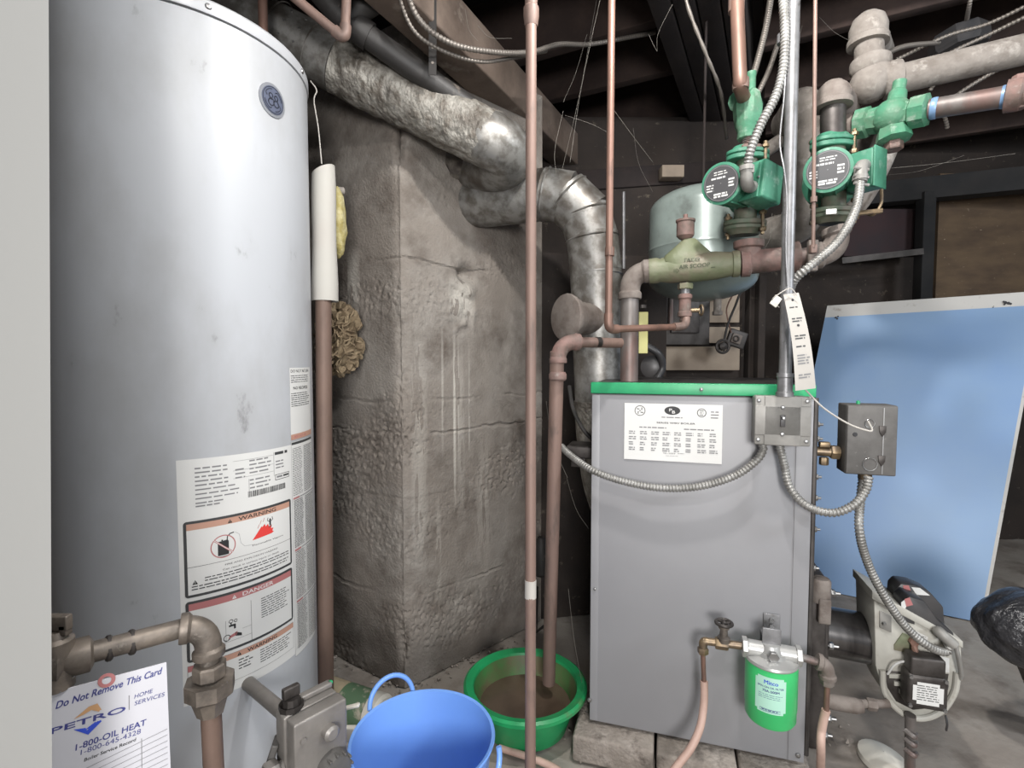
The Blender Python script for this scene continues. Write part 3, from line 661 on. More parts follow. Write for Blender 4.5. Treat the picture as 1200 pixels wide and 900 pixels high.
part('union', b_, M['black_iron'], gp, 'eight-sided pipe union')
b_ = MB(); b_.tube([uc - V((0, 0, .02)), uc - V((-.005, 0, .30))], .0128, 20); part('drop_pipe', b_, M['brown_pipe'], gp)
ax = (P(222, 734, .69) - P(60, 777, .595)).normalized()
b_ = MB(); vb = P(66, 776, .60); b_.lathe([(.014, -.035), (.021, -.030), (.021, -.018), (.017, -.012), (.023, 0), (.017, .006), (.021, .018), (.021, .030), (.014, .034)], vb, ax, 20); b_.lathe([(.017, -.03), (.018, .026), (.013, .030), (.011, .038)], vb, (0, 0, 1), 18)
gvv = part('shutoff_valve', b_, M['black_iron'], gp)
b_ = MB(); b_.box(vb + V((0, 0, .048)), (.036, .010, .018), None, .002); b_.box(vb + V((.012, 0, .040)), (.010, .010, .014), None, .002); part('valve_lever', b_, M['black_iron'], gvv)
for q in (.045, .068):
    b_ = MB(); b_.lathe([(.0140, 0), (.0155, .002), (.0155, .005), (.0140, .007)], vb + ax * q, ax, 20); part('clamp_ring', b_, M['dark_metal'], gp)

# ================================================================ SERVICE CARD
tl, tr, br, bl = P(30, 820, .575), P(195, 776, .655), P(203, 975, .655), P(36, 1050, .575)
CW, CHh = (tr - tl).length, (tl - bl).length; f_ = quad_map(tl, tr, br, bl, CW, CHh)
b_ = MB(); f2 = [f_(0, CHh, 0), f_(CW, CHh, 0), f_(CW, 0, 0), f_(0, 0, 0)]; nrm = (f_(0, 0, 1) - f_(0, 0, 0)); b_.add(f2 + [p - nrm * .0012 for p in f2], [[0, 1, 2, 3], [7, 6, 5, 4], [0, 4, 5, 1], [1, 5, 6, 2], [2, 6, 7, 3], [3, 7, 4, 0]], False)
card = part('service_card', b_, M['card_white']); tag(card, 'white heating service card hung by wire under the gas shutoff valve', 'card')
pr = Print(f_, ['ink_blue', 'ink_royal', 'ink_tan', 'label_grey', 'label_red', 'label_dark', 'card_white']); 
def cpos(px, py):                                                                # pixel -> card coordinates
    o = tl; n = nrm; q = on_plane(px, py, o, n); U = (tr - tl).normalized(); Vv = (tl - bl).normalized()
    d = q - bl; a = U.dot(Vv); du = d.dot(U); dv_ = d.dot(Vv); u = (du - a * dv_) / (1 - a * a); v = (dv_ - a * du) / (1 - a * a); return u, v
def ctext(s, pa, pb, size, m, bold=0.0, slant=0.0):
    u0, v0 = cpos(*pa); u1, v1 = cpos(*pb); vs, fs, w = text2d(s); L_ = math.hypot(u1 - u0, v1 - v0); dx = (u1 - u0) / L_; dy = (v1 - v0) / L_; sx = L_ / w
    pr.mb.m = pr.ix[m]
    for bu_, bv_ in ([(0, 0)] if not bold else [(0, 0), (bold, 0), (0, bold), (bold, bold)]):
        pr.h += .00001; out = []
        for x, y in vs: a = x * sx + y * size * slant + bu_; c = y * size + bv_; out.append(f_(u0 + a * dx - c * dy * .0, v0 + a * dy + c, pr.h))
        pr.mb.add(out, fs, False)
ctext('Do Not Remove This Card', (65, 831), (188, 790), .0115, 'ink_blue', .0003, .25)
ctext('PETRO', (59, 861), (146, 834), .0095, 'ink_blue', .0005, .1)
ctext('HOME', (157, 819), (178, 812), .0072, 'ink_blue', 0, .2); ctext('SERVICES', (157, 827), (192, 816), .0072, 'ink_blue', 0, .2)
ctext('1-800-OIL HEAT', (88, 880), (170, 850), .0100, 'ink_blue', .0003, .1); ctext('1-800-645-4328', (94, 885), (164, 860), .0085, 'ink_blue', 0, .1)
ctext('Boiler Service Record', (98, 893), (158, 869), .0055, 'label_dark', .0002, .15)
def cpoly(pts, m): pr.poly([cpos(*p) for p in pts], m)
cpoly([(86, 843), (104, 828), (107, 832), (97, 838)], 'ink_tan'); cpoly([(104, 828), (112, 825), (113, 829), (107, 832)], 'ink_tan'); cpoly([(107, 832), (113, 829), (118, 830), (116, 834)], 'ink_tan'); cpoly([(109, 827), (114, 824), (119, 832), (113, 832)], 'ink_tan')
cpoly([(86, 855), (100, 853), (104, 860), (103, 861)], 'ink_royal'); cpoly([(100, 857), (103, 861), (119, 845), (117, 844)], 'ink_royal')
for k in range(3): pr.stroke([cpos(99 + k * 4, 856 - k * 2), cpos(112 + k * 3, 846 - k)], .0010, 'ink_royal')
pr.stroke([cpos(151, 815), cpos(151, 832)], .0007, 'label_grey')
for k in range(9): pr.stroke([cpos(85, 908 + k * 7), cpos(195, 855 + k * 7)], .0006, 'label_grey')
pr.stroke([cpos(165, 866), cpos(165, 930)], .0006, 'label_grey')
u_, v_ = cpos(125, 797); pr.ring(u_, v_, .0045, .0085, 'label_red', sx=1.0)
pr.build('printing', card, 'blue and tan printed lettering')
b_ = MB(); b_.tube(curve([P(103, 772, .62), P(98, 780, .61), P(80, 800, .60), P(70, 812, .59)]), .0007, 6); part('hanging_wire', b_, M['screw_steel'], card)
# ================================================================ BOILER
BLc = V((.204, 1.306, 0)); BRc = V((.687, 1.160, 0)); BU = (BRc - BLc).normalized(); BN = V((BU.y, -BU.x, 0)); 
if BN.y > 0: BN = -BN
BB = -BN; BW = (BRc - BLc).length; BZ0, BZ1, BD = .080, .972, .52
RB = Matrix((BU, BB, V((0, 0, 1)))).transposed()
def bp(u, z, d=0.0): return BLc + BU * u + BN * d + V((0, 0, z))                  # on the boiler's broad face
def bpx(px, py, d=0.0): return on_plane(px, py, BLc, BN, d)
def side(a, b, z): return BRc + BB * b + BU * a + V((0, 0, z))
bo = thing('boiler', 'grey steel jacketed boiler with a green top strip and white rating label', 'boiler', (BLc + BRc) / 2 + BB * BD / 2 + V((0, 0, BZ0)))
b_ = MB(); b_.box((BLc + BRc) / 2 + BB * (BD / 2 + .004) + V((0, 0, (BZ0 + BZ1) / 2)), (BW - .006, BD - .008, BZ1 - BZ0 - .004), RB, .004); part('jacket', b_, M['dark_metal'], bo)
b_ = MB(); b_.box(bp(BW * .5 , (BZ0 + BZ1 - .03) / 2, -.006), (BW, .012, BZ1 - BZ0 - .03), RB, .003)
b_.box(bp(BW - .018, (BZ0 + BZ1 - .03) / 2, .0008), (.034, .002, BZ1 - BZ0 - .035), RB, .0008)
b_.box(bp(.011, (BZ0 + BZ1 - .03) / 2, .0006), (.020, .002, BZ1 - BZ0 - .035), RB, .0008); part('side_panel', b_, M['boiler_grey'], bo)
b_ = MB(); b_.box(bp(BW * .5, BZ1 - .014, -.004), (BW + .004, .022, .028), RB, .002); st = part('top_strip', b_, M['boiler_green'], bo, 'green painted top edge strip')
b_ = MB(); b_.lathe([(.0045, 0), (.004, .002), (.001, .003)], bp(BW * .52, BZ1 - .014, .008), BN, 12); part('screw', b_, M['screw_steel'], st)
for q in ((690 + 1, 820), (935, 885), (940, 585), (697, 690)):
    b_ = MB(); c_ = bpx(q[0], q[1], .002); r_ = .006 if q[1] > 800 else .0035; b_.lathe([(r_, 0), (r_ * .9, .003), (r_ * .4, .004)], c_, BN, 12); part('screw', b_, M['screw_steel'], bo)
b_ = MB(); b_.tube([side(.004, .004, BZ0 + .02), side(.004, .004, BZ1 - .03)], .006, 8); b_.box(side(.003, .25, .53), (.01, .46, .86), RB, .002); part('edge_flange', b_, M['metal_frame'], bo)
for py in (498, 515, 560, 585, 622, 668):
    z_ = on_plane(957, py, BRc, BN).z; b_ = MB(); c_ = side(.008, .012, z_); b_.hexnut(c_, BU, .007, .007); b_.lathe([(.003, 0), (.003, .014)], c_, BU, 8); part('bolt', b_, M['screw_steel'], bo)
# rating label
o_ = bpx(732, 540, .003); u0 = (bpx(732, 472) - BLc).dot(BU); u1 = (bpx(847, 475) - BLc).dot(BU); z1 = bpx(732, 472).z; z0 = bpx(732, 537.5).z
pr = Print(lambda u, v, h: bp(u, v, .002 + h), ['label_white', 'label_black', 'label_grey', 'label_dark'], None)
W_ = u1 - u0; H_ = z1 - z0
pr.rect(u0, z0, u1, z1, 'label_white')
rg = random.Random(5)
pr.ring(u0 + W_ * .165, z1 - H_ * .13, H_ * .08, H_ * .092, 'label_dark')
for a in (20, 110, 200, 290): pr.stroke([(u0 + W_ * .165 + H_ * .03 * math.cos(math.radians(a)), z1 - H_ * .13 + H_ * .03 * math.sin(math.radians(a))), (u0 + W_ * .165 + H_ * .065 * math.cos(math.radians(a + 40)), z1 - H_ * .13 + H_ * .065 * math.sin(math.radians(a + 40)))], .0022, 'label_dark')
pr.disc(u0 + W_ * .165, z1 - H_ * .13, .0016, 'label_dark'); pr.disc(u0 + W_ * .50, z1 - H_ * .115, H_ * .075, 'label_black', sx=1.75)
pr.text('P', u0 + W_ * .468, z1 - H_ * .13, .010, 'label_white', width=.0062, bold=.0005); pr.text('B', u0 + W_ * .498, z1 - H_ * .165, .010, 'label_white', width=.0066, bold=.0005)
pr.ring(u0 + W_ * .795, z1 - H_ * .14, H_ * .062, H_ * .075, 'label_dark'); pr.lines(u0 + W_ * .775, z1 - H_ * .10, u0 + W_ * .815, 3, H_ * .035, 'label_dark', ragged=.05)
pr.lines(u0 + W_ * .885, z1 - H_ * .11, u1 - W_ * .03, 3, H_ * .05, 'label_grey', ragged=.1, th=H_ * .02)
pr.lines(u0 + W_ * .39, z1 - H_ * .225, u0 + W_ * .61, 1, H_ * .04, 'label_grey', th=H_ * .018)
pr.text('SERIES WBV BOILER', u0 + W_ * .34, z1 - H_ * .345, .0055, 'label_black', width=W_ * .39, bold=.0003)
pr.lines(u0 + W_ * .16, z1 - H_ * .41, u0 + W_ * .48, 1, H_ * .04, 'label_grey', th=H_ * .02); pr.lines(u0 + W_ * .62, z1 - H_ * .42, u0 + W_ * .92, 1, H_ * .04, 'label_grey', th=H_ * .02)
for r in range(4):
    for c in range(8):
        x = u0 + W_ * (.05 + c * .118); pr.lines(x, z1 - H_ * (.49 + r * .095), x + W_ * rg.uniform(.05, .09), 2, H_ * .035, 'label_grey', th=H_ * .018)
pr.text('TK-TEST', u0 + W_ * .41, z0 + H_ * .13, .0042, 'label_black', width=W_ * .13); pr.lines(u0 + W_ * .56, z0 + H_ * .15, u0 + W_ * .63, 1, .003, 'label_grey'); pr.lines(u0 + W_ * .44, z0 + H_ * .10, u0 + W_ * .58, 1, .003, 'label_grey', th=.0008)
pr.build('rating_label', bo, 'white rating label with an oval emblem and rows of figures')
# burner side: cast front section with swing door
b_ = MB(); b_.box(side(.030, .17, .30), (.040, .26, .42), RB, .006); b_.box(side(.055, .17, .30), (.012, .22, .34), RB, .004); dd = part('burner_door', b_, M['dark_metal'], bo, 'dark steel door on the burner side')
for (bb, zz) in ((.045, .47), (.045, .34), (.045, .16), (.07, .10)):
    b_ = MB(); b_.hexnut(side(.061, bb + .02, zz), BU, .009, .010); b_.tube([side(.06, bb + .02, zz), side(.082, bb + .02, zz)], .004, 8); part('door_bolt', b_, M['screw_steel'], dd)
b_ = MB(); b_.box(side(.040, .035, .44), (.026, .03, .06), RB, .004); b_.lathe([(.020, 0), (.022, .01), (.022, .05), (.018, .056)], side(.035, .045, .455), V((0, 0, 1)), 20); part('cover_fitting', b_, M['cast_grey'], bo)

# J-box on the face, conduit and the control box at the right -----------------------------------
jb = thing('junction_box', 'square grey metal junction box with toggle switch on the boiler', 'junction box', bpx(917, 492, .03))
p0 = bpx(883, 462, .055); p1 = bpx(949, 523, .055); c_ = (bpx(884, 493, .055) + bpx(950, 493, .055)) / 2
jw = (bpx(950, 493, .055) - bpx(884, 493, .055)).length; jh = (bpx(917, 464, .055) - bpx(917, 522, .055)).length
b_ = MB(); b_.box(c_ - BN * .0265, (jw * .97, .052, jh * .97), RB, .006); part('box', b_, M['jbox'], jb)
b_ = MB(); b_.box(c_ + BN * .001, (jw, .006, jh), RB, .0028); b_.box(c_ + BN * .004, (jw * .66, .004, jh), RB, .002); b_.box(c_ + BN * .004, (jw, .004, jh * .60), RB, .002); cv = part('cover', b_, M['jbox'], jb)
b_ = MB(); b_.box(c_ + BN * .0075, (.010, .004, .026), RB, .001); tb = part('toggle_slot', b_, M['black_plastic'], cv)
b_ = MB(); b_.box(c_ + BN * .012 + V((0, 0, .007)), (.006, .012, .007), RB, .001); part('toggle', b_, M['screw_steel'], cv)
for dx, dz in ((-.43, .40), (.43, .40), (-.43, -.40), (.43, -.40), (0, .27), (0, -.27)):
    b_ = MB(); b_.lathe([(.0048, 0), (.004, .0022), (.001, .003)], c_ + BU * jw * dx + V((0, 0, jh * dz)) + BN * (.004 if dx else .006), BN, 12); part('screw', b_, M['screw_steel'], cv)
JC = c_
ct = P(930.5, -30, 1.115); cb = P(919.5, 461, 1.112)
em = thing('electrical_conduit', 'straight vertical metal conduit rising from the junction box to the ceiling', 'conduit', cb)
b_ = MB(); b_.tube([cb, ct + V((0, 0, .32))], .0128, 20); part('tube', b_, M['emt'], em)
b_ = MB(); b_.lathe([(.018, 0), (.018, .008), (.0155, .010), (.0155, .040), (.017, .042), (.017, .050)], cb - V((0, 0, .006)), (0, 0, 1), 20); part('connector', b_, M['emt'], em)
cd = (ct - cb).normalized()
for py in (46, 254, 340, 352):
    q = cb + (ct - cb) * ((461 - py) / 491); b_ = MB(); b_.tube([q - cd * .010, q + cd * .010], .0142, 18); part('tape_band', b_, M['tape'], em)
b_ = MB(); q = cb + (ct - cb) * ((461 - 46) / 491); b_.lathe([(.011, -.01), (.011, .01)], q - RT * .022, cd, 14); part('tape_band', b_, M['tape'], em)

def cable(name, pts, r, label, group, m='bx_steel', pitch=.0075):
    b_ = MB(); armored(b_, pts, r, pitch); o = part(name, b_, M[m], None, None, 3.0); return tag(o, label, 'cable', group)
GC = 'armoured cables'
cable('armored_cable', [P(658, 523, 1.40), P(668, 533, 1.36), bpx(694, 551, .03), bpx(730, 564, .035), bpx(775, 572, .04), bpx(820, 570, .04), bpx(860, 558, .04), bpx(885, 541, .035), bpx(894, 528, .03)] + [JC - V((0, 0, jh / 2)) - BU * .035 - BN * .025], .0085, 'armoured cable sagging across the grey boiler face to the junction box', GC)
cable('armored_cable', [JC - V((0, 0, jh / 2)) - BN * .025, bpx(919, 545, .03), bpx(926, 572, .04), bpx(946, 593, .045), bpx(975, 601, .05), bpx(1000, 592, .05), bpx(1014, 575, .04), bpx(1018, 558, .035)], .0088, 'short armoured cable looping between the junction box and the dark control box', GC)
# control box
cx_ = (bpx(991, 516, .0) + bpx(1051, 516, .0)) / 2; cw_ = (bpx(1051, 516) - bpx(991, 516)).length; chh = (bpx(1020, 475) - bpx(1020, 557)).length
ab = thing('control_box', 'dark grey aquastat control box standing off the right side of the boiler', 'control box', cx_)
b_ = MB(); b_.box(cx_ - BN * .03 + V((0, 0, .0)), (cw_, .062, chh), RB, .003); part('case', b_, M['aquastat'], ab)
b_ = MB(); b_.box(cx_ + BN * .002, (cw_ - .002, .005, chh - .003), RB, .002); cvr = part('cover', b_, M['aquastat'], ab)
b_ = MB(); b_.box(cx_ + BN * .0048 + BU * cw_ * .22, (.0018, .001, chh * .94), RB); part('seam', b_, M['screw_steel'], cvr)
for dz in (.15, -.27):
    b_ = MB(); b_.prism([(-.007, .010), (.007, .010), (.006, -.004), (0, -.014), (-.006, -.004)], cx_ + BN * .0045 + BU * cw_ * .20 + V((0, 0, chh * dz)), BU, V((0, 0, 1)), .003, .0006); part('latch_tab', b_, M['dark_metal'], cvr)
for dx, dz, ri in ((-.05, .24, .0095), (-.02, -.34, .014)):
    b_ = MB(); b_.tube([cx_ + BN * .0052 + BU * (cw_ * dx + math.cos(t * .3142) * ri) + V((0, 0, chh * dz + math.sin(t * .3142) * ri)) for t in range(20)], .0010, 6, closed=True); part('knockout_ring', b_, M['screw_steel'], cvr)
b_ = MB(); b_.lathe([(.005, 0), (.004, .0015)], cx_ + BN * .0045 - BU * cw_ * .33 + V((0, 0, chh * .08)), BN, 12); part('screw_hole', b_, M['dark_gap'], cvr)
b_ = MB(); b_.tube([cx_ - BU * cw_ * .5 - BN * .035 - V((0, 0, chh * .23)), side(-.0, .04, cx_.z - chh * .23)], .0115, 16); b_.hexnut(cx_ - BU * (cw_ * .5 + .002) - BN * .035 - V((0, 0, chh * .23)), -BU, .017, .018); b_.box(cx_ - BU * (cw_ * .5 + .034) - BN * .03 - V((0, 0, chh * .23 - .018)), (.022, .016, .012), RB, .002); b_.hexnut(cx_ - BU * (cw_ * .5 + .034) - BN * .03 - V((0, 0, chh * .23 + .03)), V((0, 0, 1)), .010, .018); part('brass_nipple', b_, M['brass'], ab)
b_ = MB(); b_.lathe([(.014, 0), (.014, .016)], cx_ - BN * .035 + BU * .002 - V((0, 0, chh * .5 + .016)), V((0, 0, 1)), 16); part('cable_connector', b_, M['brass'], ab)
b_ = MB(); b_.lathe([(.004, 0), (.004, .006), (.001, .008)], cx_ - BN * .03 - BU * cw_ * .18 + V((0, 0, chh * .5)), V((0, 0, 1)), 10); part('green_screw', b_, M['boiler_green'], ab)
b_ = MB(); b_.tube(curve([P(944, 457, 1.10), P(965, 478, 1.08), P(993, 496, 1.05), P(1014, 504, 1.035), P(1022, 504, 1.035), P(1017, 493, 1.04)]), .0018, 8); tag(part('thin_wire', b_, M['paper']), 'thin white wire strung from the paper tag to the dark control box', 'wire')

# paper tag hanging on the conduit
tl, tr, br, bl = P(918, 345, 1.07), P(936, 343, 1.07), P(956, 455, 1.06), P(932, 458, 1.06)
CW, CHh = (tr - tl).length, (tl - bl).length; f_ = quad_map(tl, tr, br, bl, CW, CHh); nrm = f_(0, 0, 1) - f_(0, 0, 0)
def tagf(u, v, h=0.0): s = v / CHh; return f_(u, v, h) + nrm * (.010 * math.sin(s * math.pi))
b_ = MB(); vs = []; n = 12
for i in range(n + 1):
    v_ = CHh * i / n; vs += [tagf(0, v_), tagf(CW, v_), tagf(CW, v_) - nrm * .0006, tagf(0, v_) - nrm * .0006]
b_.add(vs, [[4 * i + k, 4 * i + (k + 1) % 4, 4 * i + 4 + (k + 1) % 4, 4 * i + 4 + k] for i in range(n) for k in range(4)] + [[0, 3, 2, 1], [4 * n, 4 * n + 1, 4 * n + 2, 4 * n + 3]], True)
tg = part('paper_tag', b_, M['paper']); tag(tg, 'long white printed paper tag hanging from the vertical conduit', 'tag')
pr = Print(tagf, ['label_dark', 'label_grey', 'label_black'])
for k, (y, n) in enumerate(((.86, 1), (.74, 2), (.56, 2), (.45, 1), (.36, 4), (.16, 2))): pr.lines(CW * .2, CHh * y, CW * .85, n, CHh * .028, 'label_grey' if k > 3 else 'label_dark', ragged=.3, th=CHh * .014)
pr.disc(CW * .5, CHh * .93, CW * .08, 'label_black'); pr.disc(CW * .5, CHh * .66, CW * .08, 'label_black'); pr.build('printing', tg)
b_ = MB(); b_.tube(curve([P(913, 360, 1.09), P(905, 352, 1.07), P(912, 345, 1.06), P(926, 338, 1.06), P(934, 346, 1.06)]), .0012, 6); part('string', b_, M['paper'], tg)
b_ = MB(); b_.box(P(909, 353, 1.07), (.016, .004, .022), Matrix.Rotation(.6, 3, 'Y'), .001); tag(part('plastic_tag', b_, M['white_plastic']), 'small clear plastic scrap tied beside the top of the paper tag', 'tag')

# ================================================================ FUEL FILTER ASSEMBLY
fc = bpx(903, 808, .075)
ff = thing('fuel_oil_filter', 'bright green spin-on fuel oil filter bracketed to the boiler', 'filter', fc)
FR = 30 * 1.10 / 600; FR = .0535
topz = bpx(903, 772, .075).z; botz = bpx(903, 838, .075).z
b_ = MB(); b_.lathe([(FR * .90, botz - .003), (FR * .975, botz + .004), (FR * .975, botz + .026), (FR, botz + .029), (FR, topz - .008), (FR * .985, topz)], V((fc.x, fc.y, 0)), (0, 0, 1), 64); can = part('canister', b_, M['filter_green'], ff)
b_ = MB(); b_.lathe([(FR * 1.0, topz - .002), (FR * 1.03, topz + .001), (FR * 1.0, topz + .006), (FR * .6, topz + .012), (FR * .55, topz + .02)], V((fc.x, fc.y, 0)), (0, 0, 1), 48); part('cap_rim', b_, M['filter_cap'], ff)
ang = math.atan2(-fc.y, -fc.x)
def fmap(u, v, h): a = ang + u / FR; return V((fc.x + math.cos(a) * (FR + h), fc.y + math.sin(a) * (FR + h), v))
pr = Print(fmap, ['filter_label', 'ink_blue', 'ink_royal'], .004); lw = .031; lz0 = botz + .036; lz1 = topz - .014
def rr2(pr, a, b, c, d, r, m): pr.rect(a, b + r, c, d - r, m); pr.rect(a + r, b, c - r, d, m)
rr2(pr, -lw, lz0, lw, lz1, .005, 'filter_label')
for k, c in enumerate(('Mitco',)): pr.text('Mitco', -.013, lz1 - .0155, .012, 'ink_royal', width=.027, bold=.0006)
pr.text('SPIN-ON OIL FILTER', -.026, lz1 - .024, .0055, 'ink_blue', width=.052, bold=.0003); pr.text('70A-500M', -.016, lz1 - .033, .0075, 'ink_blue', width=.033, bold=.0004)
pr.lines(-.024, lz1 - .038, .024, 3, .004, 'ink_blue', th=.0009); pr.stroke([(-.02, lz0 + .009), (.02, lz0 + .009), (.02, lz0 + .004), (-.02, lz0 + .004), (-.02, lz0 + .009)], .001, 'ink_blue'); pr.lines(-.017, lz0 + .0078, .018, 1, .004, 'ink_blue', th=.002)
pr.build('filter_label', can, 'pale green label with blue print')
hd = bpx(903, 763, .075); l_ = bpx(876, 758, .075); r_ = bpx(932, 768, .075)
b_ = MB(); b_.tube([l_, r_], .018, 20); b_.lathe([(.030, -.022), (.026, .004), (.018, .018)], hd, (0, 0, 1), 24); b_.hexnut(l_ - BU * .0, -BU, .022, .012); b_.hexnut(r_, BU, .022, .012); part('filter_head', b_, M['filter_cap'], ff)
b_ = MB(); c_ = bpx(904, 742, .005); b_.box(bpx(904, 740, .004), (.036, .003, .085), RB, .001); b_.box(bpx(904, 748, .040), (.036, .075, .004), RB, .001); b_.box(bpx(904, 752, .078), (.038, .004, .06), RB, .001)
br_ = part('bracket', b_, M['emt'], ff, 'slotted steel mounting bracket')
for py in (727, 734): b_ = MB(); b_.lathe([(.006, 0), (.005, .003)], bpx(904, py, .006), BN, 12); part('bolt', b_, M['screw_steel'], br_)
b_ = MB(); b_.hexnut(hd + BN * .028 + V((0, 0, .004)), BN, .012, .008); part('bolt', b_, M['screw_steel'], br_)
fp = thing('fuel_pipe', 'horizontal fuel fittings with round handwheel valve beside the green filter', 'pipe', bpx(848, 752, .075))
b_ = MB(); b_.tube([bpx(824, 751, .075), bpx(880, 758, .075)], .0085, 16); b_.hexnut(bpx(838, 753, .075), BU, .0135, .028); part('left_pipe', b_, M['brass'], fp)
vq = bpx(848, 752, .075)
b_ = MB(); b_.lathe([(.013, 0), (.014, .010), (.009, .014), (.008, .030), (.012, .032), (.012, .038), (.006, .040)], vq, (0, 0, 1), 16); vs_ = part('valve_stem', b_, M['black_iron'], fp)
b_ = MB(); hz = vq + V((0, 0, .044)); b_.tube([hz + V((math.cos(t * .3142) * .017, math.sin(t * .3142) * .017, 0)) for t in range(20)], .004, 10, closed=True); b_.ball(hz, .006, 10)
for t in range(3): b_.tube([hz, hz + V((math.cos(t * 2.09) * .017, math.sin(t * 2.09) * .017, 0))], .0032, 8)
part('handwheel', b_, M['dark_metal'], vs_)
b_ = MB(); e1 = bpx(824, 751, .075); b_.tube(bend(e1 + BU * .008, e1, e1 - V((0, 0, .03)), .01), .0095, 14); b_.hexnut(e1 - V((0, 0, .030)), V((0, 0, 1)), .0125, .014); part('elbow', b_, M['brass'], fp)
b_ = MB(); b_.tube([r_, bpx(962, 777, .075)], .0085, 14); part('right_pipe', b_, M['steel_pipe'], fp)
e2 = bpx(970, 779, .075); b_ = MB(); elbow_fit(b_, bpx(958, 775, .075), e2, e2 - V((0, 0, .030)), .0145); b_.hexnut(e2 - V((0, 0, .045)), V((0, 0, 1)), .014, .016); part('elbow', b_, M['cast_grey'], fp)
GH = 'coated copper fuel lines'
h1 = e1 - V((0, 0, .030)); h2 = bpx(825, 800, .07)
f1 = thing('fuel_line', 'pink coated copper fuel line curving down left of the green filter', 'hose', h2, GH)
b_ = MB(); b_.tube([h1, h2], .0055, 12); part('bare_end', b_, M['copper'], f1)
b_ = MB(); b_.tube(curve([h2 + V((0, 0, .004)), bpx(825, 822, .075), bpx(821, 850, .09), bpx(811, 874, .11), bpx(797, 893, .13), bpx(778, 915, .16), PZ(740, 945, .012), PZ(690, 925, .012), PZ(640, 895, .012), PZ(585, 876, .012)]), .0088, 12); part('sleeve', b_, M['hose_pink'], f1)
f2 = thing('fuel_line', 'pink coated copper fuel line dropping right of the green filter', 'hose', e2, GH)
b_ = MB(); b_.tube([e2 - V((0, 0, .04)), bpx(969, 812, .075), bpx(968, 834, .075)], .0058, 12); part('bare_end', b_, M['copper'], f2)
b_ = MB(); b_.tube(curve([bpx(968, 832, .075), bpx(963, 855, .075), bpx(962, 880, .078), PZ(964, 925, .012), PZ(985, 935, .012)]), .0088, 12); part('sleeve', b_, M['hose_pink'], f2)

# ================================================================ BURNER
bz = .27; BO = side(.27, .12, bz)
bu_ = thing('oil_burner', 'grey oil burner with black electronic control mounted at the boiler right side', 'burner', BO)
b_ = MB(); b_.tube([side(.03, .20, .315), side(.21, .20, .305)], .062, 40); part('air_tube', b_, M['chrome_tube'], bu_, 'shiny dark air tube')
b_ = MB(); b_.lathe([(.085, 0), (.09, .006), (.09, .014), (.07, .018)], side(.058, .20, .315), BU, 40); part('flange', b_, M['metal_frame'], bu_)
PLo = side(.27, .12, 0)
def bq(px, py, d=0.0): return on_plane(px, py, PLo, BN, d)
def bpoly(pts, d, th, m, name, par, label=None, bev=.004):
    q = [bq(x, y, d) for x, y in pts]; o = q[0]; poly = [((p - o).dot(BU), (p - o).z) for p in q]
    b = MB(); b.prism(poly, o, BU, V((0, 0, 1)), th, bev); return part(name, b, M[m], par, label)
# prism extrudes along BU x Z = -BB?  (thickness goes away from the viewer)
TH = -.13 if BU.cross(V((0, 0, 1))).dot(BN) > 0 else .13
sg = 1 if TH > 0 else -1
hs = bpoly([(1024, 700), (1127, 757), (1128, 795), (1122, 815), (1110, 832), (1093, 843), (1074, 845), (1056, 838), (1042, 822), (1032, 802), (1026, 780)], 0, TH, 'burner_grey', 'fan_housing', bu_)
bpoly([(1022, 692), (1129, 752), (1129, 760), (1022, 702)], .004, TH * 1.06, 'burner_grey', 'housing_lid', bu_, None, .002)
b_ = MB()
arcp = [bq(1050 + 0, 800, .004)]
b_.tube(curve([bq(1034, 785, .004), bq(1037, 812, .004), bq(1055, 834, .004), bq(1078, 842, .004), bq(1102, 834, .004), bq(1118, 812, .004), bq(1122, 788, .004)]), .007, 10); part('scroll_rim', b_, M['burner_grey'], hs)
bpoly([(1036, 786), (1112, 790), (1108, 815), (1092, 830), (1070, 832), (1050, 822), (1040, 806)], .001, sg * .004, 'dark_metal', 'air_inlet', hs, 'dark air inlet opening', .001)
for k in range(4):
    bpoly([(1042 + k * 6, 790 + k * 9), (1062, 792 + k * 9), (1062, 796 + k * 9), (1042 + k * 6, 795 + k * 9)], .006, sg * .006, 'burner_grey', 'air_vane', hs, None, .001)
bpoly([(1031, 716), (1045, 722), (1045, 742), (1031, 736)], .004, sg * .006, 'jbox', 'hinge_plate', hs, None, .002)
b_ = MB(); b_.lathe([(.005, 0), (.003, .004)], bq(1036, 731, .006), BN, 10); part('screw', b_, M['screw_steel'], hs)
bpoly([(1058, 742), (1076, 748), (1076, 768), (1048, 762), (1048, 756)], .003, sg * .004, 'olive', 'air_band', hs, 'tarnished air adjustment band', .001)
pr = Print(lambda u, v, h: PLo + BU * u + V((0, 0, v)) + BN * (.0015 + h), ['label_white', 'label_dark', 'label_grey'])
def puv(px, py): q = bq(px, py) - PLo; return q.dot(BU), q.z
pr.poly([puv(1067, 736), puv(1087, 746), puv(1087, 757), puv(1067, 750)], 'label_white')
pr.poly([puv(1078, 762), puv(1112, 771), puv(1112, 788), puv(1078, 783)], 'label_white')
ua, va_ = puv(1070, 742); ub, _ = puv(1085, 742); pr.lines(ua, va_ - .004, ub, 3, .005, 'label_dark'); ua, va_ = puv(1081, 770); ub, _ = puv(1108, 770); pr.lines(ua, va_ - .006, ub, 4, .006, 'label_dark'); pr.build('instruction_sticker', hs)
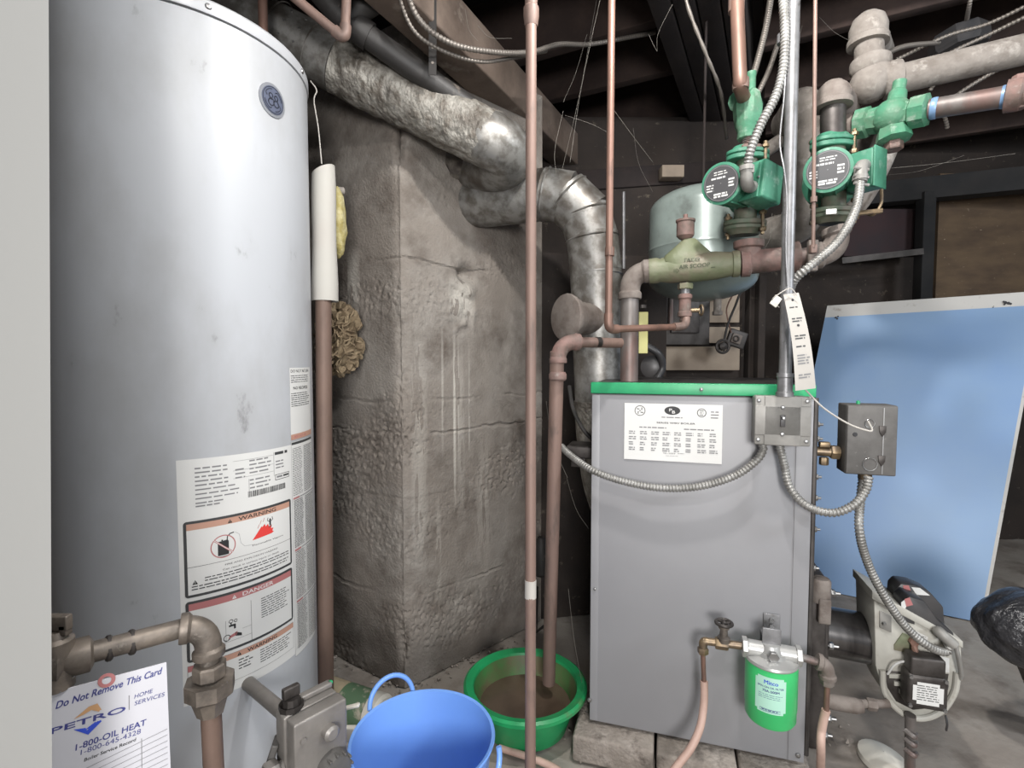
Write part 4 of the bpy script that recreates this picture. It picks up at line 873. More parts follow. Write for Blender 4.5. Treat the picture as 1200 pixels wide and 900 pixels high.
# black control on top (two humps) with red and white stickers
c1 = bpoly([(1048, 742 - 34), (1050, 690), (1056, 684), (1072, 686), (1090, 694), (1106, 712), (1108, 736), (1100, 744), (1056, 722)], -.065, sg * .055, 'black_plastic', 'igniter', bu_, 'black igniter hump at the back', .004)
c2_ = bpoly([(1054, 720), (1058, 704), (1066, 699), (1084, 705), (1100, 728), (1118, 742), (1120, 753), (1054, 727)], -.002, sg * .055, 'black_plastic', 'primary_control', bu_, 'black primary control', .004)
bpoly([(1058, 722), (1072, 725), (1072, 732), (1058, 728)], .002, sg * .01, 'black_plastic', 'control_tab', c2_, None, .001); bpoly([(1104, 742), (1120, 750), (1120, 757), (1102, 750)], .002, sg * .01, 'black_plastic', 'control_tab', c2_, None, .001)
def decal(pts, d, m, name, par):
    b = MB(); b.keepn = True; b.add([bq(x, y, d) for x, y in pts], [list(range(len(pts)))], False); 
    b.add([bq(x, y, d - .0008) for x, y in pts], [list(range(len(pts)))[::-1]], False); return part(name, b, M[m], par)
decal([(1060, 702), (1066, 700), (1070, 709), (1062, 711)], .0005, 'label_red', 'red_sticker', c2_); decal([(1056, 706), (1060, 703), (1062, 711), (1057, 722)], .0005, 'label_white', 'white_sticker', c2_)
decal([(1058, 686), (1065, 686), (1068, 694), (1060, 694)], -.0645, 'label_red', 'red_sticker', c1); decal([(1068, 688), (1078, 689), (1090, 698), (1074, 697)], -.0645, 'label_white', 'white_sticker', c1)
# fuel pump
b_ = MB(); pc = bq(1082, 806, .03); b_.box(pc, (.082, .045, .082), RB, .010); b_.box(pc + V((0, 0, .058)) + BN * .0, (.070, .040, .045), RB, .006); fpu = part('fuel_pump', b_, M['dark_metal'], bu_)
pr = Print(lambda u, v, h: pc + BU * u + V((0, 0, v)) + BN * (.0232 + h), ['label_white', 'label_dark']); rr2(pr, -.030, -.027, .030, .025, .008, 'label_white'); pr.lines(-.022, .018, .022, 7, .0055, 'label_dark'); pr.build('pump_plate', fpu, 'white rounded pump nameplate')
for dx, dz in ((-.034, .034), (.034, .034), (-.034, -.034), (.034, -.034)):
    b_ = MB(); b_.lathe([(.005, 0), (.004, .004)], pc + BU * dx + V((0, 0, dz)) + BN * .022, BN, 10); part('pump_screw', b_, M['screw_steel'], fpu)
b_ = MB(); b_.tube(bend(bq(1100, 740, .0), bq(1100, 740, .028), bq(1118, 756, .030), .02), .012, 14); b_.lathe([(.015, 0), (.015, .012)], bq(1112, 752, .0), BN, 14); b_.tube(curve([bq(1120, 757, .02), bq(1124, 775, .02), bq(1126, 792, .01), bq(1120, 797, 0)]), .005, 10); part('cable_elbow', b_, M['jbox'], bu_)
b_ = MB(); b_.tube(curve([bq(1070, 752, .0), bq(1073, 765, .02), bq(1078, 778, .03)]), .007, 10); b_.hexnut(bq(1069, 750, .0), BN, .011, .014); part('oil_line', b_, M['copper'], bu_)
for k, pp in enumerate(([(1040, 790), (1050, 778), (1066, 775), (1078, 781)], [(1100, 792), (1110, 802), (1105, 815), (1098, 812)], [(1108, 838), (1110, 848), (1109, 856)])):
    b_ = MB(); b_.tube(curve([bq(x, y, .012 + .01 * (i % 2)) for i, (x, y) in enumerate(pp)]), .0025, 8); part('pump_wire', b_, M['black_plastic' if k != 0 else 'label_white'], bu_)
b_ = MB(); b_.tube([bq(1067, 838, .02), PZ(1066, 905, .03)], .011, 14)
for py in (858, 868, 880): q = bq(1067, py, .02); b_.tube(curve([q + V((-.014, 0, .006)), q + V((0, 0, 0)) + BN * .015, q + V((.014, 0, -.006))]), .006, 8)
part('supply_pipe', b_, M['steel_pipe'], bu_)
b_ = MB(); b_.lathe([(.016, 0), (.018, .012), (.018, .06), (.013, .075)], side(.06, .06, .205), BU, 16); b_.tube([side(.10, .06, .205), side(.20, .10, .20)], .010, 12); b_.hexnut(side(.15, .08, .2025), BU, .014, .02); part('side_union', b_, M['cast_grey'], bu_)
cable('armored_cable', [cx_ - BN * .04 - V((0, 0, chh * .5 + .012)), bpx(1009, 580, -.03), P(1007, 620, 1.14), P(1017, 660, 1.16), P(1037, 700, 1.17), P(1062, 735, 1.18), P(1088, 757, 1.18), bq(1108, 764, .032), bq(1113, 757, .03)], .0088, 'armoured cable hanging from the dark control box down to the burner', GC)

# ================================================================ BLOCKS, BASIN, BUCKET
GBk = 'concrete blocks under the boiler'
for k, (ua, ub, lab) in enumerate(((-.035, .165, 'pale concrete block under the boiler left corner beside the green basin'), (.172, .355, 'concrete block under the boiler just right of the corner block'), (.36, .52, 'concrete block under the boiler behind the hanging green filter'))):
    b_ = MB(); c_ = bp((ua + ub) / 2, .036, .045 - .085); bm = b_.box(c_, (ub - ua, .19, .070), RB, .008)
    for i, p in enumerate(b_.v): b_.v[i] = p + V((noise.noise(p * 30), noise.noise(p * 31 + V((5, 0, 0))), noise.noise(p * 29) * .6)) * .004
    tag(part('concrete_block', b_, M['block']), lab, 'block', GBk)
b_ = MB(); b_.box(bp(.25, .037, -.36), (.44, .26, .072), RB, .01); tag(part('concrete_block', b_, M['block']), 'broad concrete slab under the rear of the boiler', 'block', GBk)
bc = V((.037, 1.40, .002))
gb = thing('basin', 'round green plastic basin of murky water behind the blue bucket', 'basin', bc)
b_ = MB(); b_.lathe([(.001, 0), (.108, 0), (.118, .008), (.150, .110), (.170, .116), (.171, .110), (.173, .110), (.173, .119), (.166, .124), (.146, .119), (.113, .012), (.001, .008)], bc, (0, 0, 1), 72, cap=False); part('bowl', b_, M['basin_green'], gb)
b_ = MB(); b_.lathe([(.1432, .112), (.1125, .016), (.001, .0095)], bc + V((0, 0, .0005)), (0, 0, 1), 64, cap=False); part('lining', b_, M['basin_inside'], gb, 'scum stained inner wall')
b_ = MB(); b_.lathe([(.001, .062), (.1275, .062)], bc + V((0, 0, 0)), (0, 0, 1), 64, cap=False); tag(part('murky_water', b_, M['murky_water']), 'brown murky water standing in the green basin', 'water', None, 'stuff')
kc = V((-.174, .965, .002)); KH = .293
kb_ = thing('bucket', 'bright blue flexible plastic bucket in the foreground', 'bucket', kc)
b_ = MB(); b_.lathe([(.001, 0), (.098, 0), (.102, .006), (.132, KH - .03), (.136, KH - .004), (.141, KH), (.1395, KH + .003), (.134, KH + .001), (.129, KH - .03), (.101, .010), (.001, .006)], kc, (0, 0, 1), 96, cap=False); bo_ = part('tub', b_, M['tub_blue'], kb_)
ha = math.radians(128); hc = kc + V((math.cos(ha) * .140, math.sin(ha) * .140, KH)); ht = V((-math.sin(ha), math.cos(ha), 0)); hr = V((math.cos(ha), math.sin(ha), 0))
b_ = MB(); pts = [hc + ht * (.050 * math.cos(t)) + V((0, 0, .048 * math.sin(t) - .004)) + hr * (.012 * math.sin(t)) for t in [math.pi * i / 20 for i in range(21)]]
b_.tube(pts, .0052, 12); part('handle', b_, M['tub_blue'], kb_)
ha2 = ha + math.pi + .25; hc = kc + V((math.cos(ha2) * .142, math.sin(ha2) * .142, KH)); ht = V((-math.sin(ha2), math.cos(ha2), 0)); hr = V((math.cos(ha2), math.sin(ha2), 0))
b_ = MB(); pts = [hc + ht * (.060 * math.cos(t)) + V((0, 0, .010 - .055 * math.sin(t))) + hr * (.014 * math.sin(t)) for t in [math.pi * i / 20 for i in range(21)]]
b_.tube(pts, .0052, 12); part('handle', b_, M['tub_blue'], kb_)

# ================================================================ BLUE PANEL
tl, tr, br, bl = V((1.53, 2.5, 1.29)), V((2.17, 2.10, 1.31)), V((1.84, 1.95, .002)), V((1.21, 2.345, .002))
n_ = (tr - tl).cross(bl - tl).normalized()
if n_.dot(CAM - tl) < 0: n_ = -n_
pn = thing('leaning_panel', 'large sheet metal panel under blue protective film leaning behind the burner', 'panel', (bl + br) / 2)
def pm(s, t, h=0): return (bl * (1 - s) + br * s) * (1 - t) + (tl * (1 - s) + tr * s) * t + n_ * h
def slab(mb, s0, s1, t0, t1, h0, h1):
    vs = [pm(s0, t0, h1), pm(s1, t0, h1), pm(s1, t1, h1), pm(s0, t1, h1), pm(s0, t0, h0), pm(s1, t0, h0), pm(s1, t1, h0), pm(s0, t1, h0)]
    return mb.add(vs, [[0, 1, 2, 3], [7, 6, 5, 4], [0, 4, 5, 1], [1, 5, 6, 2], [2, 6, 7, 3], [3, 7, 4, 0]], False)
b_ = MB(); slab(b_, 0, 1, 0, 1, -.022, -.001); part('sheet', b_, M['panel_edge'], pn)
b_ = MB(); slab(b_, .001, .985, .0, .955, -.002, .0006); part('blue_film', b_, M['blue_panel'], pn, 'glossy sky blue protective film')
for s, t in ((.075, .952), (.86, .968), (.80, .957)):
    b_ = MB(); c_ = pm(s, t, .0008); 
    for k in range(5): b_.ball(c_ + (tr - tl).normalized() * random.uniform(-.014, .014) * (1 if t != .957 else .4) + V((0, 0, random.uniform(-.008, .008))), random.uniform(.004, .008) * (1 if t != .957 else .4), 8, (1, .4, .8))
    part('black_smudge', b_, M['dark_gap'], pn)

# black bag wrapped bundle at right edge
bc_ = P(1215, 738, 1.30)
b_ = MB(); b_.ball(bc_, .115, 64, (1.15, .9, .82))
for i, p in enumerate(b_.v):
    d = p - bc_; b_.v[i] = p + d.normalized() * (.012 * noise.noise(V((d.x * 4, d.y * 26, d.z * 26))) + .010 * noise.noise(d * 10))
tag(part('wrapped_bundle', b_, M['bin_bag']), 'dark motor end wrapped in wrinkled black plastic at the right edge', 'bundle')
b_ = MB(); b_.tube([bc_ + V((.09, .03, -.06)), V((bc_.x + .16, bc_.y + .05, .0))], .03, 16); b_.tube([bc_ + V((.02, .08, -.05)), V((bc_.x + .18, bc_.y + .12, .0))], .02, 16)
tag(part('bundle_stand', b_, M['dark_metal']), 'dark steel leg holding the plastic wrapped bundle off the floor', 'stand')
b_ = MB(); q = PZ(1035, 893, .0); b_.lathe([(.001, .028), (.03, .024), (.05, .012), (.052, 0)], q, (0, 0, 1), 24, sx=1.3, cap=False); tag(part('white_dish', b_, M['white_plastic']), 'upturned white plastic dish on the floor below the burner', 'dish')
# ================================================================ FLUES
uf = thing('upper_flue_duct', 'dented round metal flue wrapped in dusty foil running from the water heater to the chimney', 'duct', P(575, 165, 1.48))
p_a, p_b, p_c, p_d = P(120, -75, 1.40), P(300, 27, 1.43), P(398, 77, 1.45), P(572, 164, 1.48)
b_ = MB(); path = resample([p_a, p_b, p_c], .012); b_.tube(path, .0765, 40); ga = part('galvanized_section', b_, M['galvanized'], uf, 'bare galvanized section with seams')
for t in (.42, .50, .58, .74, .90):
    q = p_a + (p_c - p_a) * t; ax_ = (p_c - p_a).normalized(); b_ = MB(); b_.lathe([(.0765, -.003), (.0795, 0), (.0765, .003)], q, ax_, 40, cap=False); part('crimped_ring', b_, M['galvanized'], ga)
for t in (.46, .54, .80, .86):
    for s in (-.45, .1, .6):
        q = p_a + (p_c - p_a) * t; x_, y_, z_ = frame(p_c - p_a, (0, 0, 1)); n_ = (-FW * math.cos(s) + UP * math.sin(s)); n_ = (n_ - z_ * n_.dot(z_)).normalized()
        b_ = MB(); b_.lathe([(.004, 0), (.003, .003)], q + n_ * .0765, n_, 8); part('rivet', b_, M['screw_steel'], ga)
b_ = MB(); path = resample([p_c, p_d], .008); seg = 64; b_.tube(path, .079, seg)
for i, p in enumerate(b_.v[:len(path) * seg]):
    c0 = path[i // seg]; d = (p - c0).normalized(); ang_ = i % seg
    f = noise.noise(V((p.x * 26, p.y * 26, p.z * 11))) * .0045 + noise.noise(p * 60) * .0022
    b_.v[i] = p + d * f
part('foil_section', b_, M['foil_duct'], uf, 'crinkled dusty foil wrapped section')
e1_ = P(600, 177, 1.49); dch = V((-.689, .725, 0))
pin = V((-.13, 1.745, 0)); pin.z = P(548, 190, 1.70).z
b_ = MB(); b_.tube(curve([p_d - (p_d - p_c).normalized() * .02, p_d, P(590, 175, 1.50), P(592, 188, 1.55), P(578, 196, 1.62), P(558, 198, 1.70), P(540, 196, 1.82)], 6), .0785, 40); part('end_elbow', b_, M['galvanized'], uf)
mo = MB(); mo.ball(P(548, 192, 1.70), .100, 48, (1.05, .85, .66))
for i, p in enumerate(mo.v): mo.v[i] = p + (p - P(548, 192, 1.70)).normalized() * (.030 * noise.noise(p * 18) + .012 * noise.noise(p * 50))
tag(part('mortar_collar', mo, M['soot']), 'lumpy soot blackened mortar collar where the upper duct enters the chimney', 'mortar')

lf_ = thing('boiler_flue_pipe', 'shiny segmented sheet metal flue pipe rising behind the boiler and bending into the chimney', 'duct', P(700, 440, 1.64))
RF = .080
q0, q1, q2, q3, q4, q5 = P(505, 246, 1.82), P(640, 228, 1.62), P(672, 240, 1.60), P(693, 275, 1.60), P(700, 330, 1.60), P(706, 560, 1.66)
b_ = MB(); b_.tube(resample([q0, q1], .02), RF, 40); part('horizontal_run', b_, M['galvanized'], lf_, 'dusty horizontal run')
gore = [q1, P(665, 232, 1.605), P(686, 252, 1.60), P(694, 280, 1.60), P(698, 315, 1.605)]
for i in range(4):
    b_ = MB(); a_, c_ = gore[i], gore[i + 1]; dr_ = (c_ - a_).normalized(); b_.tube([a_ - dr_ * .012, c_ + dr_ * .012], RF * (1.0 + .006 * (i % 2)), 40); gseg = part('elbow_segment', b_, M['galvanized'], lf_)
    b_ = MB(); b_.lathe([(RF, -.004), (RF + .004, 0), (RF, .004)], a_, dr_, 40, cap=False); part('crimped_ring', b_, M['galvanized'], gseg)
b_ = MB(); b_.tube([gore[4], P(702, 470, 1.63)], [RF, RF * .95], 40); b_.lathe([(RF * .985, -.004), (RF + .002, 0), (RF * .98, .004)], P(699, 322, 1.607), V((0, 0, 1)), 40, cap=False); part('vertical_run', b_, M['galvanized'], lf_)
b_ = MB(); b_.tube(curve([P(702, 468, 1.63), P(706, 520, 1.64), P(715, 575, 1.66), P(740, 625, 1.70), P(790, 640, 1.72)], 8), RF * 1.0, 40); part('lower_elbow', b_, M['foil_duct'], lf_)
b_ = MB(); cc = P(664, 372, 1.50); da = V((-.80, -.60, .0)).normalized(); b_.lathe([(.045, -.12), (.050, -.05), (.066, -.012), (.070, 0), (.068, .006), (.055, .010), (.001, .014)], cc, da, 36, (0, 0, 1), .92, 1.0); part('draft_regulator', b_, M['cast_grey'], lf_, 'round dusty draft regulator cover')
b_ = MB(); b_.ball(P(520, 246, 1.77), .098, 30, (1, .7, .9))
for i, p in enumerate(b_.v): b_.v[i] = p + (p - P(520, 246, 1.77)).normalized() * .014 * noise.noise(p * 24)
tag(part('mortar_collar', b_, M['mortar']), 'grey mortar collar where the boiler flue enters the chimney', 'mortar')

# ================================================================ HEADER PIPING
def hd_(px): return 1.40 - (px - 738) / 247 * .15
def HP(px, py, dd=0.0): return P(px, py, hd_(px) + dd)
hp_ = thing('supply_riser', 'thick steel riser pipe with an elbow coming up behind the boiler top', 'pipe', HP(738, 440))
b_ = MB(); b_.tube([HP(738, 340), P(737, 460, 1.405) - V((0, 0, .05))], .0243, 24); part('riser', b_, M['steel_pipe'], hp_)
b_ = MB(); elbow_fit(b_, HP(738, 350), HP(738, 320), HP(761, 317.5), .0275, 1.15); part('elbow', b_, M['cast_grey'], hp_)
hx = (HP(866, 309) - HP(762, 318)).normalized()
sc = thing('air_separator', 'olive green cast air separator with raised lettering between riser elbow and pump', 'air separator', HP(812, 312))
b_ = MB(); A_ = HP(760, 318); B_ = HP(867, 308); Lh = (B_ - A_).length; x_, y_, z_ = frame(hx, (0, 0, 1))
b_.lathe([(.022, 0), (.033, .002), (.034, .022), (.031, .030), (.036, .055), (.038, Lh * .5), (.036, Lh * .75), (.031, Lh - .02), (.034, Lh - .018), (.034, Lh - .002), (.022, Lh)], A_, hx, 40, (0, 0, 1))
mid = HP(815, 300); rs = .050
b_.lathe([(.001, .052), (.012, .052), (.016, .048), (.030, .032), (.052, .008), (.058, -.01), (.05, -.035)], HP(808, 303), (0, 0, 1), 32, (0, 1, 0), 1.25, .62, cap=False)
b_.hexnut(HP(803, 332), (0, 0, -1), .020, .016)
asb = part('cast_body', b_, M['olive'], sc)
front = (CAM - HP(812, 312)); front.z = 0; front = (front - hx * front.dot(hx)).normalized()
pr = Print(lambda u, v, h: HP(812, 312) + hx * u + (front * math.cos(v / .038) + V((0, 0, 1)) * math.sin(v / .038)) * (.0400 + h), ['olive_dark'], .004)
pr.h = .0006; pr.text('TACO', -.026, .006, .013, 'olive_dark', width=.040, bold=.0006); pr.text('AIR SCOOP', -.036, -.010, .013, 'olive_dark', width=.075, bold=.0006)
pr.stroke([(-.050, -.012), (-.042, -.012), (-.042, -.008), (-.036, -.014), (-.042, -.020), (-.042, -.016), (-.050, -.016)], .0012, 'olive_dark'); pr.stroke([(.042, -.013), (.052, -.013)], .002, 'olive_dark')
pr.build('raised_lettering', asb, 'raised cast lettering')
b_ = MB(); c_ = HP(803, 281); b_.lathe([(.010, -.014), (.010, 0), (.016, .003), (.0225, .010), (.0225, .045), (.025, .047), (.025, .052), (.010, .056), (.006, .058), (.006, .066), (.001, .068)], c_, (0, 0, 1), 30); part('air_vent', b_, M['cast_rose'], sc, 'small round automatic air vent')
# fill valve below
vt, vb_ = HP(803, 337), HP(803, 378)
fv = thing('drain_valve', 'small brass valve hanging under the air separator', 'valve', vb_)
b_ = MB(); b_.tube([vt + V((0, 0, .012)), vt - V((0, 0, .018))], .0125, 16); part('nipple', b_, M['emt'], fv)
b_ = MB(); b_.lathe([(.012, 0), (.0185, .003), (.0185, .012), (.0155, .016), (.0155, .046), (.0185, .050), (.0185, .060), (.011, .064), (.014, .070), (.010, .080)], vt - V((0, 0, .016)), (0, 0, -1), 16); part('body', b_, M['cast_rose'], fv)
b_ = MB(); q = HP(803, 364); b_.tube([q + BU * .014, q + BU * .036], .006, 10); b_.tube([q + BU * .040 + V((0, math.cos(t * .3142) * .013, math.sin(t * .3142) * .013)) for t in range(20)], .003, 8, closed=True); part('ring_handle', b_, M['brass'], fv)
cl_ = thing('copper_tube', 'thin copper tube dropping from the ceiling and turning right to the small valve', 'pipe', P(713, 380, 1.10))
b_ = MB(); top = P(718.6, -190, 1.16); cr = P(713, 386, 1.20); rt_ = HP(795, 383, -.02); b_.tube(bend(top, cr, rt_, .03, 8), .0085, 16); part('tube', b_, M['copper'], cl_)
b_ = MB(); q = cr + (top - cr).normalized() * .015; b_.tube(bend(q + (top - cr).normalized() * .022, cr, cr + (rt_ - cr).normalized() * .03, .018, 8), .0108, 16); part('elbow', b_, M['copper'], cl_); b_ = MB(); b_.tube([P(714.6, 290, 1.19), P(714.3, 300, 1.19)], .0108, 14); part('coupling', b_, M['copper'], cl_)
b_ = MB(); b_.tube(bend(rt_ - (rt_ - cr).normalized() * .02, HP(804, 382, -.01), HP(804, 370), .018, 8), .0108, 16); part('end_elbow', b_, M['copper_dull'], cl_)

# rose coloured tee and elbow to the right
te = thing('pipe_tee', 'rusty rose cast iron tee joining the header to the left pump', 'pipe tee', HP(900, 303))
b_ = MB(); A_ = HP(866, 309); B_ = HP(905, 303); ax_ = (HP(936, 301) - A_); Lt = ax_.length; ax_.normalize()
b_.lathe([(.022, 0), (.035, .002), (.036, .022), (.030, .026), (.029, Lt - .030), (.038, Lt - .026), (.038, Lt - .002), (.022, Lt)], A_ + ax_ * .002, ax_, 32); part('run', b_, M['cast_rose'], te)
b_ = MB(); b_.lathe([(.029, 0), (.029, .028), (.036, .032), (.037, .048), (.022, .052)], HP(877, 305), (0, 0, 1), 32); part('branch', b_, M['cast_rose'], te)
hr_ = thing('header_pipe', 'steel header pipe running behind the conduit to a dusty elbow under the right pump', 'pipe', HP(950, 300))
b_ = MB(); b_.tube([HP(932, 303), HP(962, 299)], .0232, 24); b_.tube([HP(915, 304.5), HP(950, 301)], .0232, 24); part('run', b_, M['steel_pipe'], hr_)
b_ = MB(); elbow_fit(b_, HP(955, 300), HP(984, 296), HP(979, 268), .0275, 1.2); part('elbow', b_, M['cast_grey'], hr_)
b_ = MB(); b_.box(HP(952, 300, -.03), (.022, .02, .075), RB, .004); part('clamp', b_, M['cast_grey'], hr_)

def pump(name_label, vc, face, r, top, bot, boxpx, boxrot):
    t = thing('circulator_pump', name_label, 'pump', vc, 'green circulator pumps')
    ax = (face - vc).normalized(); L_ = (face - vc).length
    b = MB(); b.lathe([(r * 1.15, -.03), (r * 1.35, -.015), (r * 1.35, .012), (r * 1.1, .018), (r * .98, .022), (r * .98, L_ - .012), (r * 1.08, L_ - .010), (r * 1.08, L_ - .001), (r * .95, L_)], vc, ax, 44)
    for k in range(10):
        a = 2 * math.pi * k / 10; x_, y_, z_ = frame(ax, (0, 0, 1)); d = x_ * math.cos(a) + y_ * math.sin(a)
        b.bar(vc + ax * .02 + d * r * .99, vc + ax * (L_ - .012) + d * r * .99, .003, .006)
    mo_ = part('motor_housing', b, M['pump_green'], t)
    b = MB(); b.lathe([(r * .93, 0), (r * .93, .0012), (.001, .0013)], face, ax, 44, cap=False); pl = part('nameplate', b, M['nameplate'], mo_, 'dark round nameplate with white print')
    x_, y_, z_ = frame(ax, (0, 0, 1))
    if x_.dot(RT) < 0: x_ = -x_
    y_ = V((0, 0, 1)) - ax * ax.z; y_.normalize()
    p_ = Print(lambda u, v, h: face + x_ * u + y_ * v + ax * (.0013 + h), ['label_white', 'label_grey'])
    # print is built straight onto the plate in the same part list
    p_.ring(0, 0, r * .86, r * .89, 'label_grey')
    p_.lines(-r * .35, r * .62, r * .40, 2, r * .12, 'label_white', th=r * .05); p_.lines(-r * .5, r * .34, r * .35, 1, r * .1, 'label_white', th=r * .09)
    p_.lines(-r * .78, r * .02, -r * .38, 3, r * .14, 'label_white', th=r * .07); p_.lines(r * .40, r * .16, r * .72, 3, r * .16, 'label_white', th=r * .09); p_.lines(-r * .40, -r * .48, r * .42, 2, r * .13, 'label_white', th=r * .09)
    p_.disc(0, 0, r * .03, 'label_grey')
    part('plate_print', p_.mb, p_.mats, mo_)
    b = MB(); b.ball(vc - ax * .01, r * 1.18, 28, (1.0, 1.0, 1.05)); b.tube([bot, top], .027, 24); part('volute', b, M['pump_dark_green'], t)
    for c, sgn, col in ((top, 1, 'pump_green'), (bot, -1, 'pump_dark_green')):
        b = MB(); b.lathe([(.040, 0), (.042, .002), (.042, .011), (.038, .013)], c - V((0, 0, .0065)), (0, 0, 1), 32, (0, 1, 0), 1.28, .85)
        b.lathe([(.040, 0), (.042, .002), (.042, .009), (.034, .013), (.027, .022)], c + V((0, 0, .0075 * sgn)), (0, 0, sgn), 32, (0, 1, 0), 1.28, .85)
        fl = part('flange', b, M[col], t)
        for s in (-1, 1):
            b = MB(); q = c + x_ * .043 * s; b.hexnut(q - V((0, 0, .026)), (0, 0, 1), .009, .010); b.hexnut(q + V((0, 0, .016)), (0, 0, 1), .009, .009); b.tube([q - V((0, 0, .034)), q + V((0, 0, .032))], .0045, 8); part('flange_bolt', b, M['brass'], fl)
    return t, mo_, ax, x_, y_
pv = HP(880, 226, .02); pf = P(845, 215, 1.20)
t1, mo1, ax1, px1, py1 = pump('green circulator pump facing left above the air separator', pv, pf, .044, HP(876, 186), HP(873, 262), None, None)
b_ = MB(); bc1 = P(893, 217, 1.225); Rbx = Matrix((V((.80, -.60, 0)), V((.60, .80, 0)), V((0, 0, 1)))).transposed()
def rotm(ax, ang): return Matrix.Rotation(ang, 3, ax)
Rp = Matrix((V((.86, .50, 0)), V((-.50, .86, 0)), V((0, 0, 1)))).transposed()
b_.box(bc1, (.074, .060, .092), Rp @ rotm('Y', math.radians(8)), .006); b_.box(bc1 - V((.038, .02, 0)), (.006, .05, .082), Rp @ rotm('Y', math.radians(8)), .002); tb_ = part('terminal_box', b_, M['pump_green'], t1)
b_ = MB(); c_ = P(903, 222, 1.185); b_.lathe([(.003, 0), (.002, .002)], P(889, 207, 1.18), V((0, -1, 0)), 10); part('screw', b_, M['screw_steel'], tb_)
pv2 = HP(974, 214, .03); pf2 = P(970, 199, 1.185)
t2, mo2, ax2, px2, py2 = pump('green circulator pump facing forward right of the vertical conduit', pv2, pf2, .047, HP(976, 172), HP(977, 248), None, None)
b_ = MB(); bc2 = P(1014, 201, 1.21); b_.box(bc2, (.052, .06, .088), Rp, .006); b_.box(bc2 + Rp @ V((0, -.031, 0)), (.056, .004, .092), Rp, .0015); part('terminal_box', b_, M['pump_green'], t2)
b_ = MB(); b_.box(HP(974, 248, -.05), (.022, .004, .012), RB, .001); part('tag_plate', b_, M['label_white'], t2)

# cables at the pumps
def connector(mb, path, r): mb.tube(bend(*path, .016, 8), r, 14)
c1_ = P(876, 212, 1.155)
cb1 = cable('armored_cable', [c1_ + V((0, 0, .0)), P(877, 190, 1.14), P(881, 172, 1.13), P(893, 143, 1.12), P(908, 115, 1.11), P(917, 85, 1.105), P(920, 46, 1.10), P(918, 0, 1.10), P(915, -40, 1.10), P(913, -150, 1.12)], .0095, 'armoured cable strapped along the conduit and dropping to the left pump', GC)
b_ = MB(); b_.tube(bend(P(875, 196, 1.145), P(875, 218, 1.155), P(882, 219, 1.20), .02, 8), .014, 14); b_.lathe([(.016, 0), (.016, .010)], P(875, 200, 1.146), (0, 0, 1), 14); b_.box(P(881, 199, 1.14), (.008, .012, .016), None, .002); part('elbow_connector', b_, M['jbox'], t1)
c2__ = P(1008, 203, 1.15)
cable('armored_cable', [P(1008, 205, 1.145), P(1007, 225, 1.13), P(1003, 245, 1.12), P(992, 268, 1.11), P(978, 287, 1.105), P(960, 303, 1.105), P(944, 316, 1.11), P(931, 328, 1.13), P(926, 342, 1.15), P(927, 370, 1.16)], .0090, 'armoured cable curving down from the right pump behind the conduit', GC)
b_ = MB(); b_.tube(bend(P(1008, 214, 1.14), P(1009, 194, 1.145), P(1014, 194, 1.20), .02, 8), .0135, 14); b_.lathe([(.0155, 0), (.0155, .010)], P(1008, 211, 1.14), (0, 0, 1), 14)
for k in range(3): b_.tube([P(1001, 196 + 9 * k, 1.135), P(1018, 199 + 9 * k, 1.135)], .0035, 8)
part('elbow_connector', b_, M['jbox'], t2)
cable('armored_cable', [P(906, -20, 1.5), P(898, 30, 1.48), P(888, 70, 1.46), P(881, 95, 1.45), P(878, 120, 1.48)], .0085, 'dull armoured cable hanging behind the left check valve', GC, 'bx_dull')
cable('armored_cable', [P(915, 40, 1.5), P(902, 80, 1.48), P(892, 102, 1.46), P(884, 118, 1.47)], .0070, 'thin dull armoured cable slanting behind the strapped cable', GC, 'bx_dull')
b_ = MB(); b_.tube(curve([P(922, 55, 1.10), P(919, 110, 1.10), P(914, 165, 1.11), P(919, 200, 1.10), P(922, 235, 1.10), P(921, 290, 1.095), P(923, 335, 1.09)]), .0018, 8); tag(part('thin_wire', b_, M['emt']), 'thin grey wire taped down the vertical conduit', 'wire')

# ---- left riser: nipple, green check valve and brown copper pipe
lr = thing('check_valve', 'green check valve under the brown copper pipe above the left pump', 'valve', HP(876, 130))
b_ = MB(); q = HP(876, 133); b_.lathe([(.018, -.068), (.024, -.064), (.024, -.046), (.030, -.034), (.034, -.006), (.036, .020), (.030, .040), (.018, .052)], q, (0, 0, 1), 10)
b_.lathe([(.015, 0), (.027, .002), (.028, .020), (.024, .024)], HP(866, 118, -.01), (P(850, 112, 1.20) - HP(866, 118)).normalized() * -1, 10)
b_.prism([(-.02, -.035), (.018, -.04), (.024, .0), (.016, .042), (-.004, .052), (-.022, .02)], q + V((.004, -.03, .004)), V((1, 0, 0)), V((0, 0, 1)), -.05, .008)
b_.lathe([(.011, 0), (.011, .045), (.012, .047), (.012, .058), (.006, .06)], HP(880, 112), (0, 0, 1), 12); part('body', b_, M['valve_green'], lr)
b_ = MB(); b_.tube([HP(877, 150), HP(877, 180)], .0165, 20)
for k in range(9): b_.lathe([(.0165, 0), (.0180, .0015), (.0165, .003)], HP(877, 178) + V((0, 0, .004 + k * .0045)), (0, 0, 1), 18, cap=False)
part('threaded_nipple', b_, M['steel_pipe'], lr)
cp1 = thing('brown_copper_pipe', 'brown copper supply pipe coming down into the left green check valve', 'pipe', P(866, 60, 1.25))
b_ = MB(); b_.tube(curve([P(861, -60, 1.27) + V((0, 0, .14)), P(862, -40, 1.27), P(865, 40, 1.26), P(867, 88, 1.25), P(868, 103, 1.26), P(872, 116, 1.30)], 8), .0165, 20); part('pipe', b_, M['copper'], cp1)
